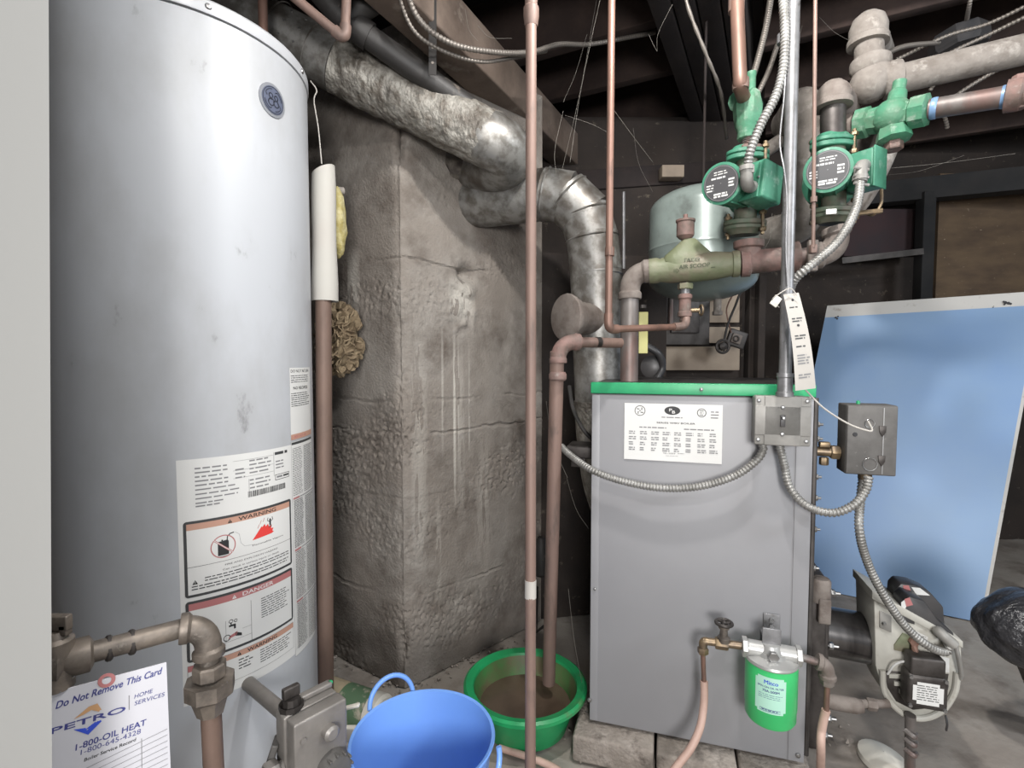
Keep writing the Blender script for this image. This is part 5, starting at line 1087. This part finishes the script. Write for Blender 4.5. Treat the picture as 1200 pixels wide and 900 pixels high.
b_ = MB(); b_.lathe([(.0190, -.02), (.0190, .012)], P(863, 4, 1.27), (0, 0, 1), 20); b_.lathe([(.019, -.01), (.020, 0), (.019, .014)], P(868, 100, 1.258), (0, 0, 1), 20); part('coupling', b_, M['copper_dull'], cp1)
b_ = MB(); b_.lathe([(.034, 0), (.036, .003), (.036, .012), (.026, .018)], HP(877, 180), (0, 0, 1), 8); part('rusty_flange_hub', b_, M['cast_rose'], lr)

# ---- right riser: nipple, dome elbow, check valve, pipe to the right
rr = thing('return_elbow', 'dusty dome shaped pipe elbow on a short black nipple over the right pump', 'pipe', HP(976, 120))
b_ = MB(); b_.tube([HP(976, 125), HP(976, 168)], .0275, 24); part('nipple', b_, M['dark_metal'], rr)
b_ = MB(); b_.lathe([(.030, 0), (.0425, .002), (.0425, .014), (.038, .018), (.037, .034), (.032, .050), (.020, .062), (.001, .067)], HP(976, 127), (0, 0, 1), 32); b_.tube([HP(978, 112, .01), HP(990, 128, .12)], .036, 24); part('elbow', b_, M['cast_grey'], rr)
cv2 = thing('check_valve', 'green flow check valve with brown plug at the right end of the piping', 'valve', P(1045, 135, 1.22))
vx = (P(1120, 122, 1.10) - P(1010, 145, 1.24)).normalized()
b_ = MB(); q = P(1046, 137, 1.20); b_.lathe([(.024, -.075), (.036, -.073), (.037, -.050), (.030, -.046), (.034, -.020), (.036, .010), (.030, .034), (.036, .038), (.036, .066), (.024, .070)], q, vx, 8, (0, 0, 1))
b_.ball(q, .043, 20, (1, 1, .95)); b_.lathe([(.022, 0), (.018, .045), (.014, .050), (.014, .070), (.008, .072)], q + V((.004, 0, .012)), V((.15, 0, 1)), 14); b_.lathe([(.026, 0), (.034, .03), (.036, .045), (.026, .050)], q - V((0, 0, .012)), V((0, -.15, -1)), 8); part('body', b_, M['valve_green'], cv2)
b_ = MB(); b_.hexnut(q - V((0, .006, .060)), (0, -.1, -1), .019, .020); part('plug', b_, M['cast_rose'], cv2)
b_ = MB(); b_.lathe([(.024, 0), (.030, .004), (.030, .02), (.022, .022)], q - vx * .098, vx, 24); b_.tube([q - vx * .14, q - vx * .07], .022, 20); part('left_hub', b_, M['cast_grey'], cv2)
rp = thing('return_pipe', 'dark steel pipe with blue joint paint leaving the green check valve to the right', 'pipe', P(1130, 122, 1.1))
a_, b2 = q + vx * .068, P(1180, 113, 1.06); far = a_ + (b2 - a_) * 4.5
b_ = MB(); b_.tube([a_, b2], .0215, 24); part('pipe', b_, M['steel_pipe'], rp)
for t in (.03, .93): b_ = MB(); qq = a_ + (b2 - a_) * t; dd_ = (b2 - a_).normalized(); b_.lathe([(.0218, 0), (.0228, .003), (.0228, .010), (.0218, .012)], qq, dd_, 24, cap=False); part('joint_paint', b_, M['blue_panel'], rp)
b_ = MB(); b_.lathe([(.022, 0), (.032, .002), (.032, .024), (.027, .028)], a_ + (b2 - a_) * .97, (b2 - a_), 24); b_.tube([a_ + (b2 - a_) * .99, far], .026, 22); b_.hexnut(P(1194, 100, 1.05), (0, 0, 1), .012, .02); b_.hexnut(P(1194, 128, 1.05), (0, 0, 1), .012, .02); part('coupling', b_, M['cast_rose'], rp)

# big grey pipe with two elbows upper right
bg_ = thing('main_return_pipe', 'thick dusty grey pipe with double elbow crossing the upper right corner', 'pipe', P(1022, 90, 1.30))
b_ = MB(); b_.tube([P(1048, 94, 1.28), P(1700, -60, .98)], .034, 28); part('run', b_, M['painted_grey_pipe'], bg_)
b_ = MB(); elbow_fit(b_, P(1052, 93, 1.28), P(1020, 99, 1.30), P(1020, 72, 1.30), .040, 1.14); b_.ball(P(1020, 98, 1.30), .047, 24); part('lower_elbow', b_, M['painted_grey_pipe'], bg_)
b_ = MB(); b_.tube([P(1019, 78, 1.30), P(1018, 44, 1.31)], .0325, 26); part('nipple', b_, M['painted_grey_pipe'], bg_)
b_ = MB(); b_.lathe([(.036, 0), (.0465, .002), (.0465, .016), (.043, .020), (.043, .045), (.036, .066), (.020, .080), (.001, .084)], P(1017, 54, 1.31), (0, 0, 1), 30); b_.tube([P(1018, 40, 1.33), P(1030, 62, 1.62)], .040, 24); part('upper_elbow', b_, M['painted_grey_pipe'], bg_)
# drop behind pumps (dusty grey vertical pipes)
for (a, b, r, lab) in (((944, 130, 1.46), (944, 250, 1.46), .050, 'fat dusty vertical pipe seen behind the conduit between the pumps'),
                       ((1040, 160, 1.42), (1000, 240, 1.42), .034, 'dusty grey pipe slanting down behind the right pump')):
    b_ = MB(); b_.tube(curve([P(*a) + V((.03, .15, .03)), P(*a), P(*b), P(*b) + V((-.04, .14, -.03))], 10), r, 24); tag(part('dusty_pipe', b_, M['painted_grey_pipe']), lab, 'pipe')
b_ = MB(); b_.tube([P(885, 185, 1.6), P(925, 158, 1.6), P(944, 146, 1.55)], .021, 16); tag(part('dusty_pipe', b_, M['painted_grey_pipe']), 'thin dusty branch pipe slanting up behind the left pump', 'pipe')
b_ = MB(); b_.tube(curve([P(1000, 235, 1.45), P(1020, 252, 1.38), P(1032, 240, 1.36), P(1033, 222, 1.36)]), .004, 8); b_.tube([P(985, 252, 1.4), P(1034, 247, 1.36)], .007, 8); tag(part('wire_hanger', b_, M['brass']), 'bent wire hanger loop behind the right pump', 'hanger')

# thin rod right of conduit
b_ = MB(); b_.tube([P(957, -170, 1.13), P(953, 290, 1.16)], .0042, 12); b_.lathe([(.007, 0), (.007, .012)], P(953.6, 237, 1.155), (0, 0, 1), 12); b_.box(P(952.5, 292, 1.165), (.014, .014, .02), None, .002)
tag(part('capillary_tube', b_, M['copper_dull']), 'very thin capillary tube hanging straight down in front of the right pump', 'tube')

# ================================================================ EXPANSION TANK
ec = P(823, 290, 1.66); er = .168; zt = P(823, 226, 1.66).z; zb = P(823, 350, 1.60).z
ex = thing('expansion_tank', 'pale grey green steel expansion tank behind the air separator', 'tank', ec)
b_ = MB(); prof = []
for i in range(9): a = math.pi / 2 * i / 8; prof.append((max(.001, er * math.sin(a)), zb + .075 * (1 - math.cos(a))))
prof += [(er, (zb + zt) / 2 - .02), (er + .0025, (zb + zt) / 2 - .012), (er, (zb + zt) / 2 - .004)]
for i in range(9): a = math.pi / 2 * (1 - i / 8); prof.append((max(.001, er * math.sin(a)), zt - .075 * (1 - math.cos(a)) + .012))
b_.lathe(prof, V((ec.x, ec.y, 0)), (0, 0, 1), 72, cap=False); part('shell', b_, M['expansion_grey'], ex)
b_ = MB(); q = V((ec.x + .045, ec.y - .02, zb)); b_.tube([q + V((0, 0, .02)), q - V((0, 0, .035))], .012, 14); b_.hexnut(q - V((0, 0, .035)), (0, 0, -1), .016, .012); part('bottom_fitting', b_, M['painted_grey_pipe'], ex)
b_ = MB(); b_.tube([V((ec.x, ec.y, zt)), V((ec.x, ec.y, 2.12))], .004, 8); part('hanger_rod', b_, M['girder'], ex)

# ================================================================ COPPER PIPES IN FRONT OF THE CHIMNEY
cf = thing('tall_copper_pipe', 'tall thin copper pipe running the full height left of the green basin', 'pipe', P(622, 900, .98))
a_, b2 = P(622.5, -60, 1.02), P(621.5, 885, 1.02); fl0 = b2 + (b2 - a_).normalized() * ((b2.z - .002) / abs((b2 - a_).normalized().z)); 
b_ = MB(); b_.tube([a_ + (a_ - b2).normalized() * .32, fl0], .0108, 20); part('tube', b_, M['copper_dull'], cf)
b_ = MB(); q = P(622.5, 12, 1.02); b_.lathe([(.0125, -.032), (.0135, -.028), (.0155, -.012), (.0155, .004), (.0125, .008), (.0125, .03), (.014, .034)], q, (0, 0, 1), 20); part('coupling', b_, M['copper_dull'], cf)
b_ = MB(); q = a_ + (b2 - a_) * ((690 + 60) / 945); b_.tube([q - V((0, 0, .018)), q + V((0, 0, .018))], .0116, 18); part('paper_tape', b_, M['paper'], cf)
rf = thing('relief_pipe', 'thick copper relief pipe with elbow ending inside the green basin', 'pipe', P(643, 800, 1.42))
t_ = P(653, 412, 1.30); bt = P(643, 800, 1.46); bt.z = max(bt.z, .070)
b_ = MB(); b_.tube([t_, bt], .0182, 20); part('drop', b_, M['copper_dull'], rf)
b_ = MB(); elbow_fit(b_, P(654, 425, 1.30), P(654, 400, 1.30), P(678, 401, 1.32), .0200, 1.12); b_.lathe([(.0195, 0), (.0225, .004), (.0225, .016), (.019, .022)], P(653.5, 446, 1.30), (0, 0, 1), 20); part('elbow', b_, M['cast_rose'], rf)
b_ = MB(); b_.tube([P(672, 401, 1.32), P(728, 402, 1.40)], .0135, 18); part('branch', b_, M['copper_dull'], rf)
b_ = MB(); b_.lathe([(.0140, 0), (.0140, .014)], P(698, 401, 1.355), (P(728, 402, 1.40) - P(672, 401, 1.32)), 18); part('tape_band', b_, M['dark_metal'], rf)

# brown pipe, sleeve, wool and ruffled clump beside the heater
bp_ = thing('brown_vertical_pipe', 'dark brown vertical pipe tight against the right side of the water heater', 'pipe', P(381, 860, 1.34))
a_, b2 = P(379, 340, 1.36), P(382, 835, 1.36); fl0 = b2 + (b2 - a_).normalized() * ((b2.z - .01) / abs((b2 - a_).normalized().z))
b_ = MB(); b_.tube([a_ + V((0, 0, .02)), fl0], .0205, 22); part('pipe', b_, M['brown_pipe'], bp_)
b_ = MB(); b_.lathe([(.026, 0), (.027, .02), (.022, .026)], P(381, 838, 1.36) - V((0, 0, .02)), (0, 0, 1), 20); part('coupling', b_, M['brown_pipe'], bp_)
b_ = MB(); top = P(379, 200, 1.37); bot = P(381, 353, 1.37); n = 24; vs = []
for j in range(n + 1):
    s = j / n; c_ = top + (bot - top) * s; w_ = .0295 + .004 * s + .0012 * math.sin(s * 9)
    for k in range(24): a = 2 * math.pi * k / 24; vs.append(c_ + V((math.cos(a) * w_, math.sin(a) * w_, .014 * math.cos(a) * (1 - s) )))
vs2 = [v + (top - v + V((0, 0, v.z - top.z))).normalized() * .002 for v in vs]
fs = [[j * 24 + k, j * 24 + (k + 1) % 24, (j + 1) * 24 + (k + 1) % 24, (j + 1) * 24 + k] for j in range(n) for k in range(24)]
b_.add(vs, fs); sl = part('pipe_sleeve', b_, M['white_sleeve']); tag(sl, 'white plastic sleeve over the upper end of the brown vertical pipe', 'sleeve')
b_ = MB(); q = P(396, 262, 1.44)
b_.ball(q, .062, 32, (.36, .5, 1.6))
for i, p in enumerate(b_.v): b_.v[i] = p + (p - q).normalized() * .010 * noise.noise(p * 40)
tag(part('yellow_insulation', b_, M['yellow_wool']), 'piece of yellow fibreglass insulation poking out behind the white sleeve', 'insulation')
b_ = MB(); b_.tube([P(380, 222, 1.42), P(402, 224, 1.46)], .011, 14); tag(part('pipe_stub', b_, M['painted_grey_pipe']), 'short dusty pipe stub above the yellow insulation', 'pipe')
b_ = MB(); q = P(398, 398, 1.56); rg = random.Random(4)
for k in range(190):
    th = rg.uniform(0, math.tau); ph = math.acos(rg.uniform(-1, 1)); d = V((math.sin(ph) * math.cos(th), math.sin(ph) * math.sin(th), math.cos(ph)))
    if d.dot(FW) > .5: continue
    c_ = q + V((d.x * .060, d.y * .050, d.z * .100)); t1_ = d.cross(V((rg.uniform(-1, 1), rg.uniform(-1, 1), rg.uniform(-1, 1)))).normalized(); t2_ = d.cross(t1_)
    pts = [c_ + t1_ * (i - 3) * .0065 + d * (.006 * math.cos((i - 3) * .7) + rg.uniform(-.001, .001)) + t2_ * .004 * math.sin(i * 1.3 + k) for i in range(7)]
    vs = [];
    for i, p in enumerate(pts):
        w_ = .010 * math.sin(math.pi * (i + .6) / 7.2) + .002; vs += [p + d * w_ + t2_ * .002, p + d * w_ * .6 - t2_ * .003, p - d * w_ - t2_ * .002, p - d * w_ + t2_ * .002]
    b_.add(vs, [[4 * i + j, 4 * i + (j + 1) % 4, 4 * i + 4 + (j + 1) % 4, 4 * i + 4 + j] for i in range(6) for j in range(4)] + [[3, 2, 1, 0], [24, 25, 26, 27]])
b_.ball(q, .055, 16, (1, .9, 1.55))
tag(part('ruffled_clump', b_, M['tan_ruffle']), 'ruffled tan clump of crumbly insulation stuck beside the brown pipe', 'clump')

# can lying on the floor and white plastic hook, rubble
cn = thing('metal_can', 'dirty can with green label lying against the foot of the chimney', 'can', P(420, 800, 1.47))
a_, b2 = P(372, 792, 1.50), P(449, 812, 1.40); a_.z = .055; b2.z = .055; dv = (b2 - a_); Lc = dv.length; dv.normalize()
b_ = MB(); b_.lathe([(.045, 0), (.050, .004), (.050, Lc * .45), (.0495, Lc * .46)], a_, dv, 36); part('body', b_, M['can_body'], cn)
b_ = MB(); b_.lathe([(.0505, Lc * .45), (.0505, Lc * .84)], a_, dv, 36, cap=False); part('label', b_, M['can_label'], cn, 'green and cream printed label')
b_ = MB(); b_.lathe([(.050, Lc * .84), (.052, Lc * .85), (.052, Lc * .97), (.044, Lc), (.002, Lc * .985)], a_, dv, 36); part('lid', b_, M['white_plastic'], cn)
wp = thing('plastic_bracket', 'broken white plastic bracket between the gas valve and the blue bucket', 'bracket', P(402, 855, 1.06))
q = P(400, 858, 1.05); b_ = MB(); b_.box(q + V((0, 0, .01)), (.020, .016, .075), None, .003); b_.box(q + V((.022, -.01, .005)), (.028, .012, .030), None, .003); b_.box(q + V((.014, 0, .052)), (.050, .010, .006), Matrix.Rotation(-.25, 3, 'Y'), .002); b_.tube([q - V((0, 0, .02)), V((q.x, q.y + .02, .0))], .007, 10); part('body', b_, M['white_plastic'], wp)
rb = MB(); rg = random.Random(9)
for k in range(260):
    if k < 110: p = PZ(rg.uniform(585, 1010), rg.uniform(838, 899), .0); p = p + BB * rg.uniform(0, .05)
    elif k < 200: t = rg.uniform(0, 1); p = C1 + RD * .58 * t + V((.68, -.73, 0)) * abs(rg.gauss(.01, .03))
    else: t = rg.uniform(0, 1); p = C1 + LD * .5 * t + V((-.55, -.83, 0)) * abs(rg.gauss(.03, .05))
    r = rg.uniform(.0025, .008); 
    vs = [p + V((rg.uniform(-1, 1) * r, rg.uniform(-1, 1) * r, abs(rg.uniform(0, 1)) * r * 1.1)) for _ in range(7)]
    bm = bmesh.new(); bb_ = [bm.verts.new(v) for v in vs]
    bmesh.ops.convex_hull(bm, input=bb_); bm.verts.index_update(); rb.add([v.co.copy() for v in bm.verts], [[v.index for v in f.verts] for f in bm.faces], False); bm.free()
tag(part('rubble', rb, M['block']), 'small crumbs of concrete and dirt scattered along the floor edges', 'rubble', None, 'stuff')

# ================================================================ BEHIND THE BOILER
WB = V((.30, 2.30, 0)); 
def wall2(px, py, d=2.25): return P(px, py, d)
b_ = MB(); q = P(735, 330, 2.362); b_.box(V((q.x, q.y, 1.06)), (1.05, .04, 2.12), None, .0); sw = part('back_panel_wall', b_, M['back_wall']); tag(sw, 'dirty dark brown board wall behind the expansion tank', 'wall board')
def rect_px(mb, x0, y0, x1, y1, d, th=.02, bev=.003):
    a = P(x0, y0, d); b = P(x1, y1, d); c = (a + b) / 2; mb.box(c + V((0, th / 2, 0)), (abs(b.x - a.x), th, abs(b.z - a.z)), None, bev); return mb
bdp = thing('beige_boards', 'beige boards screwed to the dark wall behind the boiler', 'board', P(820, 400, 2.3))
for r in ((800, 340, 867, 378), (800, 383, 867, 402), (775, 406, 867, 434)):
    part('board', rect_px(MB(), *r, 2.32), M['beige_board'], bdp)
fr = thing('meter_panel', 'grey metal electrical panel mounted on the beige boards', 'panel', P(805, 375, 2.25))
part('frame', rect_px(MB(), 774, 330, 832, 404, 2.26, .07), M['metal_frame'], fr); part('inner_panel', rect_px(MB(), 787, 340, 820, 390, 2.24, .03), M['dark_metal'], fr)
b_ = MB(); b_.tube([P(786, 330, 2.22), P(786, 385, 2.22)], .012, 10); part('conduit_stub', b_, M['steel_pipe'], fr)
b_ = MB(); q = P(881, 335, 2.32); b_.box(V((q.x, q.y, .70)), (.038, .05, 1.40), None, .003); q = P(891, 335, 2.28); b_.box(V((q.x, q.y, .70)), (.031, .05, 1.40), None, .003); tag(part('wooden_post', b_, M['back_wall']), 'dirty upright wooden post right of the beige boards', 'post')
ou = thing('outlet_cover', 'square metal outlet cover dangling crooked on its cord', 'outlet', P(862, 397, 2.15))
b_ = MB(); Rt = Matrix.Rotation(math.radians(18), 3, 'Y'); b_.box(P(863, 397, 2.16), (.078, .02, .072), Rt, .006); part('cover', b_, M['metal_frame'], ou)
b_ = MB(); b_.box(P(862, 397, 2.155) - V((0, .008, 0)), (.042, .012, .040), Rt, .004); part('socket', b_, M['cast_grey'], ou)
b_ = MB(); b_.tube([P(862, 397, 2.145) + V((math.cos(t * .3142) * .011, -.008, math.sin(t * .3142) * .011)) for t in range(20)], .003, 8, closed=True); part('socket_ring', b_, M['dark_metal'], ou)
kn = thing('round_outlet', 'small round dark knob hanging by its wire left of the outlet cover', 'knob', P(847, 407, 2.12))
q = P(847, 406, 2.12); b_ = MB(); b_.tube([q + V((math.cos(t * .3142) * .026, 0, math.sin(t * .3142) * .026)) for t in range(20)], .006, 8, closed=True); b_.lathe([(.018, 0), (.016, .014), (.004, .02)], q + V((0, .004, 0)), (0, -1, 0), 16)
for t in range(5): b_.tube([q, q + V((math.cos(t * 1.257) * .026, 0, math.sin(t * 1.257) * .026))], .004, 6)
part('knob', b_, M['dark_metal'], kn)
b_ = MB(); b_.tube(curve([q + V((.004, 0, .02)), P(853, 380, 2.12), P(861, 360, 2.12), P(870, 340, 2.14), P(884, 335, 2.30)]), .005, 8); part('cord', b_, M['black_pipe'], kn)
b_ = MB(); b_.tube(curve([P(857, 390, 2.13), P(853, 375, 2.12), P(852, 360, 2.12), P(862, 342, 2.16), P(880, 330, 2.26)]), .003, 8); part('cord', b_, M['copper'], ou)
yt = thing('yellow_thermometer', 'pale yellow hanging card strip right of the steel riser', 'card', P(753, 395, 1.45)); 
b_ = MB(); b_.box(P(753.5, 390, 1.46), (.026, .012, .118), None, .002); part('strip', b_, M['yellow_tag'], yt)
b_ = MB(); b_.box(P(753.5, 361, 1.46) + V((0, -.002, .004)), (.016, .014, .012), None, .002); part('clip', b_, M['dark_metal'], yt)
b_ = MB(); b_.lathe([(.036, 0), (.04, .02), (.02, .03)], P(765, 430, 1.75), V((-.3, -1, 0)), 24); b_.tube(curve([P(757, 405, 1.7), P(772, 415, 1.7), P(776, 430, 1.72), P(770, 444, 1.72)]), .012, 12); tag(part('black_motor', b_, M['black_plastic']), 'cobwebbed black round motor behind the steel riser', 'motor')
b_ = MB(); b_.tube([P(731, 225, 1.9), P(731, 315, 1.9)], .006, 10); tag(part('threaded_rod', b_, M['emt']), 'thin bright rod hanging left of the expansion tank', 'rod')
b_ = MB(); b_.bar(P(640, 216, 2.33), P(900, 198, 2.33), .05, .09, bev=.004); tag(part('cross_brace', b_, M['girder']), 'dark cross brace above the expansion tank', 'beam')
b_ = MB(); rect_px(b_, 776, 193, 802, 207, 2.24, .06); tag(part('wood_scrap', b_, M['beige_board']), 'small pale wood scrap stuck to the dark ceiling beam over the expansion tank', 'scrap')
b_ = MB(); b_.tube(curve([P(667, 452, 1.52), P(672, 480, 1.5), P(685, 505, 1.48), P(700, 520, 1.48)]), .006, 8); tag(part('black_wire', b_, M['black_pipe']), 'black wire slanting down behind the boiler left edge', 'wire')
b_ = MB(); b_.box(P(682, 527, 1.44), (.075, .09, .035), RB, .006); b_.box(P(678, 541, 1.42), (.04, .01, .03), RB, .002); tag(part('flue_switch', b_, M['dark_metal']), 'small dark metal switch box behind the boiler at the cable end', 'switch')
b_ = MB(); q = P(634, 655, 1.85); b_.lathe([(.02, -.06), (.03, -.05), (.034, .02), (.022, .06), (.012, .08)], q, (0, 0, 1), 20); tag(part('black_bottle', b_, M['black_pipe']), 'dark bottle shape in the shadow between the two copper pipes', 'bottle')
b_ = MB(); b_.tube([P(629, 688, 1.8), P(629, 740, 1.85), P(648, 726, 1.85)], .006, 8); tag(part('iron_bracket', b_, M['black_pipe']), 'thin black iron bracket low in the dark corner behind the basin', 'bracket')
# dark corner filler: brown board wall between chimney and boiler rear
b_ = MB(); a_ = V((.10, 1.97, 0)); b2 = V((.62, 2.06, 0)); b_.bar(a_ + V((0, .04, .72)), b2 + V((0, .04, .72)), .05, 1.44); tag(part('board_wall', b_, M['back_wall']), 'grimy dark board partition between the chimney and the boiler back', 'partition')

# far right background
b_ = MB(); b_.box(P(1180, 310, 2.75), (.78, .03, .95), None, 0); tag(part('plywood_sheet', b_, M['plywood']), 'scratched brown plywood sheet standing behind the blue panel', 'plywood')
b_ = MB(); rect_px(b_, 1081, 225, 1095, 380, 2.62, .06); tag(part('wall_stud', b_, M['dark_wood']), 'dark upright stud left of the brown plywood', 'post')
b_ = MB(); b_.bar(P(1010, 230, 2.75), P(1260, 205, 2.45), .09, .11); tag(part('cross_beam', b_, M['dark_wood']), 'dark horizontal beam above the brown plywood', 'beam')
b_ = MB(); rect_px(b_, 990, 245, 1081, 300, 2.72, .03); tag(part('maroon_board', b_, M['maroon_board']), 'dark maroon board under the beam left of the plywood', 'board')
b_ = MB(); b_.bar(P(985, 306, 2.62), P(1080, 295, 2.60), .03, .03); tag(part('rail', b_, M['metal_frame']), 'thin dusty rail below the maroon board', 'rail')

# ================================================================ UNDER THE CEILING
b_ = MB(); b_.tube([P(330, -62, 1.28), P(400, 20, 1.31), P(480, 78, 1.37), P(600, 160, 1.52)], .030, 24); b_.lathe([(.036, -.02), (.036, .02)], P(425, 38, 1.33), (P(480, 78, 1.37) - P(400, 20, 1.31)), 20)
tag(part('black_drain_pipe', b_, M['black_pipe']), 'dusty black drain pipe running above the foil duct', 'pipe')
b_ = MB(); b_.tube([P(404, 22, 1.31), P(440, -2, 1.32), P(500, -22, 1.36)], .032, 20); tag(part('black_drain_branch', b_, M['black_pipe']), 'short black pipe branch at the top above the black drain pipe', 'pipe')
st_ = MB(); a_, b2 = P(507, -90, 1.33), P(507, 88, 1.34); st_.bar(a_, b2, .020, .002, (0, 1, 0))
so = part('perforated_strap', st_, M['black_pipe']); tag(so, 'perforated black hanging strap holding the black drain pipe', 'strap')
for k in range(6):
    b_ = MB(); q = b2 + (a_ - b2) * (.08 + k * .10); b_.lathe([(.0035, 0), (.0035, .0008)], q - V((0, .0016, 0)), (0, -1, 0), 12); part('strap_hole', b_, M['painted_grey_pipe'], so)
ck = thing('copper_water_pipe', 'copper water pipe bent over the duct at the top left', 'pipe', P(405, 45, 1.30))
b_ = MB(); b_.tube(bend(P(300, -40, 1.16), P(404, 46, 1.20), P(412, -140, 1.20), .03, 8), .0108, 16); part('tube', b_, M['copper_dull'], ck)
b_ = MB(); b_.tube(bend(P(392, 36, 1.196), P(404, 46, 1.20), P(405, 30, 1.20), .02, 8), .0135, 16); part('elbow', b_, M['copper_dull'], ck)
cable('armored_cable', [P(470, -40, 1.24), P(488, 18, 1.25), P(527, 50, 1.30), P(578, 61, 1.38), P(622, 61, 1.48), P(655, 52, 1.58), P(690, 52, 1.7), P(730, 45, 1.75), P(768, 38, 1.8)], .0070, 'armoured cable sagging under the joists above the foil duct', GC, 'bx_dull', .010)
cable('armored_cable', [P(458, -40, 1.25), P(480, 28, 1.26), P(512, 56, 1.31), P(560, 72, 1.38), P(600, 68, 1.46), P(640, 60, 1.58)], .0050, 'second thinner armoured cable just below the sagging one', GC, 'bx_dull', .010)
cable('cable', [P(796, -60, 1.42), P(803, -5, 1.44), P(812, 25, 1.46), P(830, 70, 1.50), P(845, 110, 1.56), P(852, 165, 1.66)], .0055, 'smooth grey cable dropping beside the girder', 'house wiring', 'bx_dull', .05)
cable('cable', [P(1035, 64, 1.42), P(1062, 54, 1.5), P(1100, 50, 1.6)], .0065, 'short cable from the big grey elbow to the black box', 'house wiring', 'bx_dull')
cable('cable', [P(1142, -30, 1.55), P(1136, 6, 1.58), P(1132, 28, 1.66)], .0060, 'short cable dropping from the ceiling to the black box', 'house wiring', 'bx_dull')
for k, (y0, y1, d) in enumerate(((30, -15, 1.62), (52, -2, 1.60), (66, 22, 1.60), (110, 45, 1.58))):
    cable('armored_cable', [P(1050 + 20 * k, y0 + 40, d), P(1110, y0 + 12, d - .05), P(1160, y1 + 42, d - .1), P(1230, y1 + 8, d - .2)], .0055, 'dark armoured cable fanning to the upper right corner, number %s from the top' % ('one', 'two', 'three', 'four')[k], 'cables at the upper right', 'bx_dull', .010)
b_ = MB(); q = P(1122, 40, 1.70); b_.lathe([(.075, 0), (.08, .01), (.08, .05), (.072, .06)], q, (.1, -.1, -1), 8); tag(part('ceiling_box', b_, M['black_plastic']), 'black octagonal ceiling box over the green check valve', 'box')
cb_ = MB(); rg = random.Random(12)
for (a, b) in (((700, -5), (655, 215)), ((703, 0), (668, 190)), ((688, 40), (660, 120)), ((660, 130), (652, 205)), ((788, 5), (770, 60)), ((662, 135), (712, 155)), ((720, 130), (765, 190)), ((742, 150), (765, 225)), ((1010, 200), (1190, 180)), ((1040, 205), (1130, 182)), ((760, 40), (770, 60)), ((940, 30), (905, 110)), ((960, 20), (1000, 50)), ((885, 270), (905, 320)), ((905, 250), (890, 300)), ((666, 690), (682, 800)), ((664, 560), (690, 620)), ((560, 30), (600, 45)), ((545, 10), (560, 48)), ((640, 470), (665, 560))):
    d = rg.uniform(1.35, 1.75); p0_, p1_ = P(a[0], a[1], d), P(b[0], b[1], d + rg.uniform(-.1, .1)); mid_ = (p0_ + p1_) / 2 + V((rg.uniform(-.02, .02), 0, -rg.uniform(0, .02)))
    cb_.tube(curve([p0_, mid_, p1_], 8), .00045, 5)
tag(part('cobwebs', cb_, M['cobweb']), 'fine dusty cobweb threads hanging between the pipes and joists', 'cobweb', None, 'stuff')

b_ = MB(); b_.tube(curve([P(322, 55, 1.36), P(336, 60, 1.34), P(346, 70, 1.32), P(352, 84, 1.31), P(350, 92, 1.32)]), .0022, 8); tag(part('thermostat_wire', b_, M['red_wire']), 'small red wire looping out over the water heater lid', 'wire')
b_ = MB(); b_.tube(curve([P(364, 95, 1.34), P(371, 106, 1.34), P(368, 118, 1.34), P(373, 150, 1.35), P(377, 192, 1.36)]), .0016, 8); tag(part('hanging_string', b_, M['paper']), 'pale string hanging beside the heater down to the white sleeve', 'string')
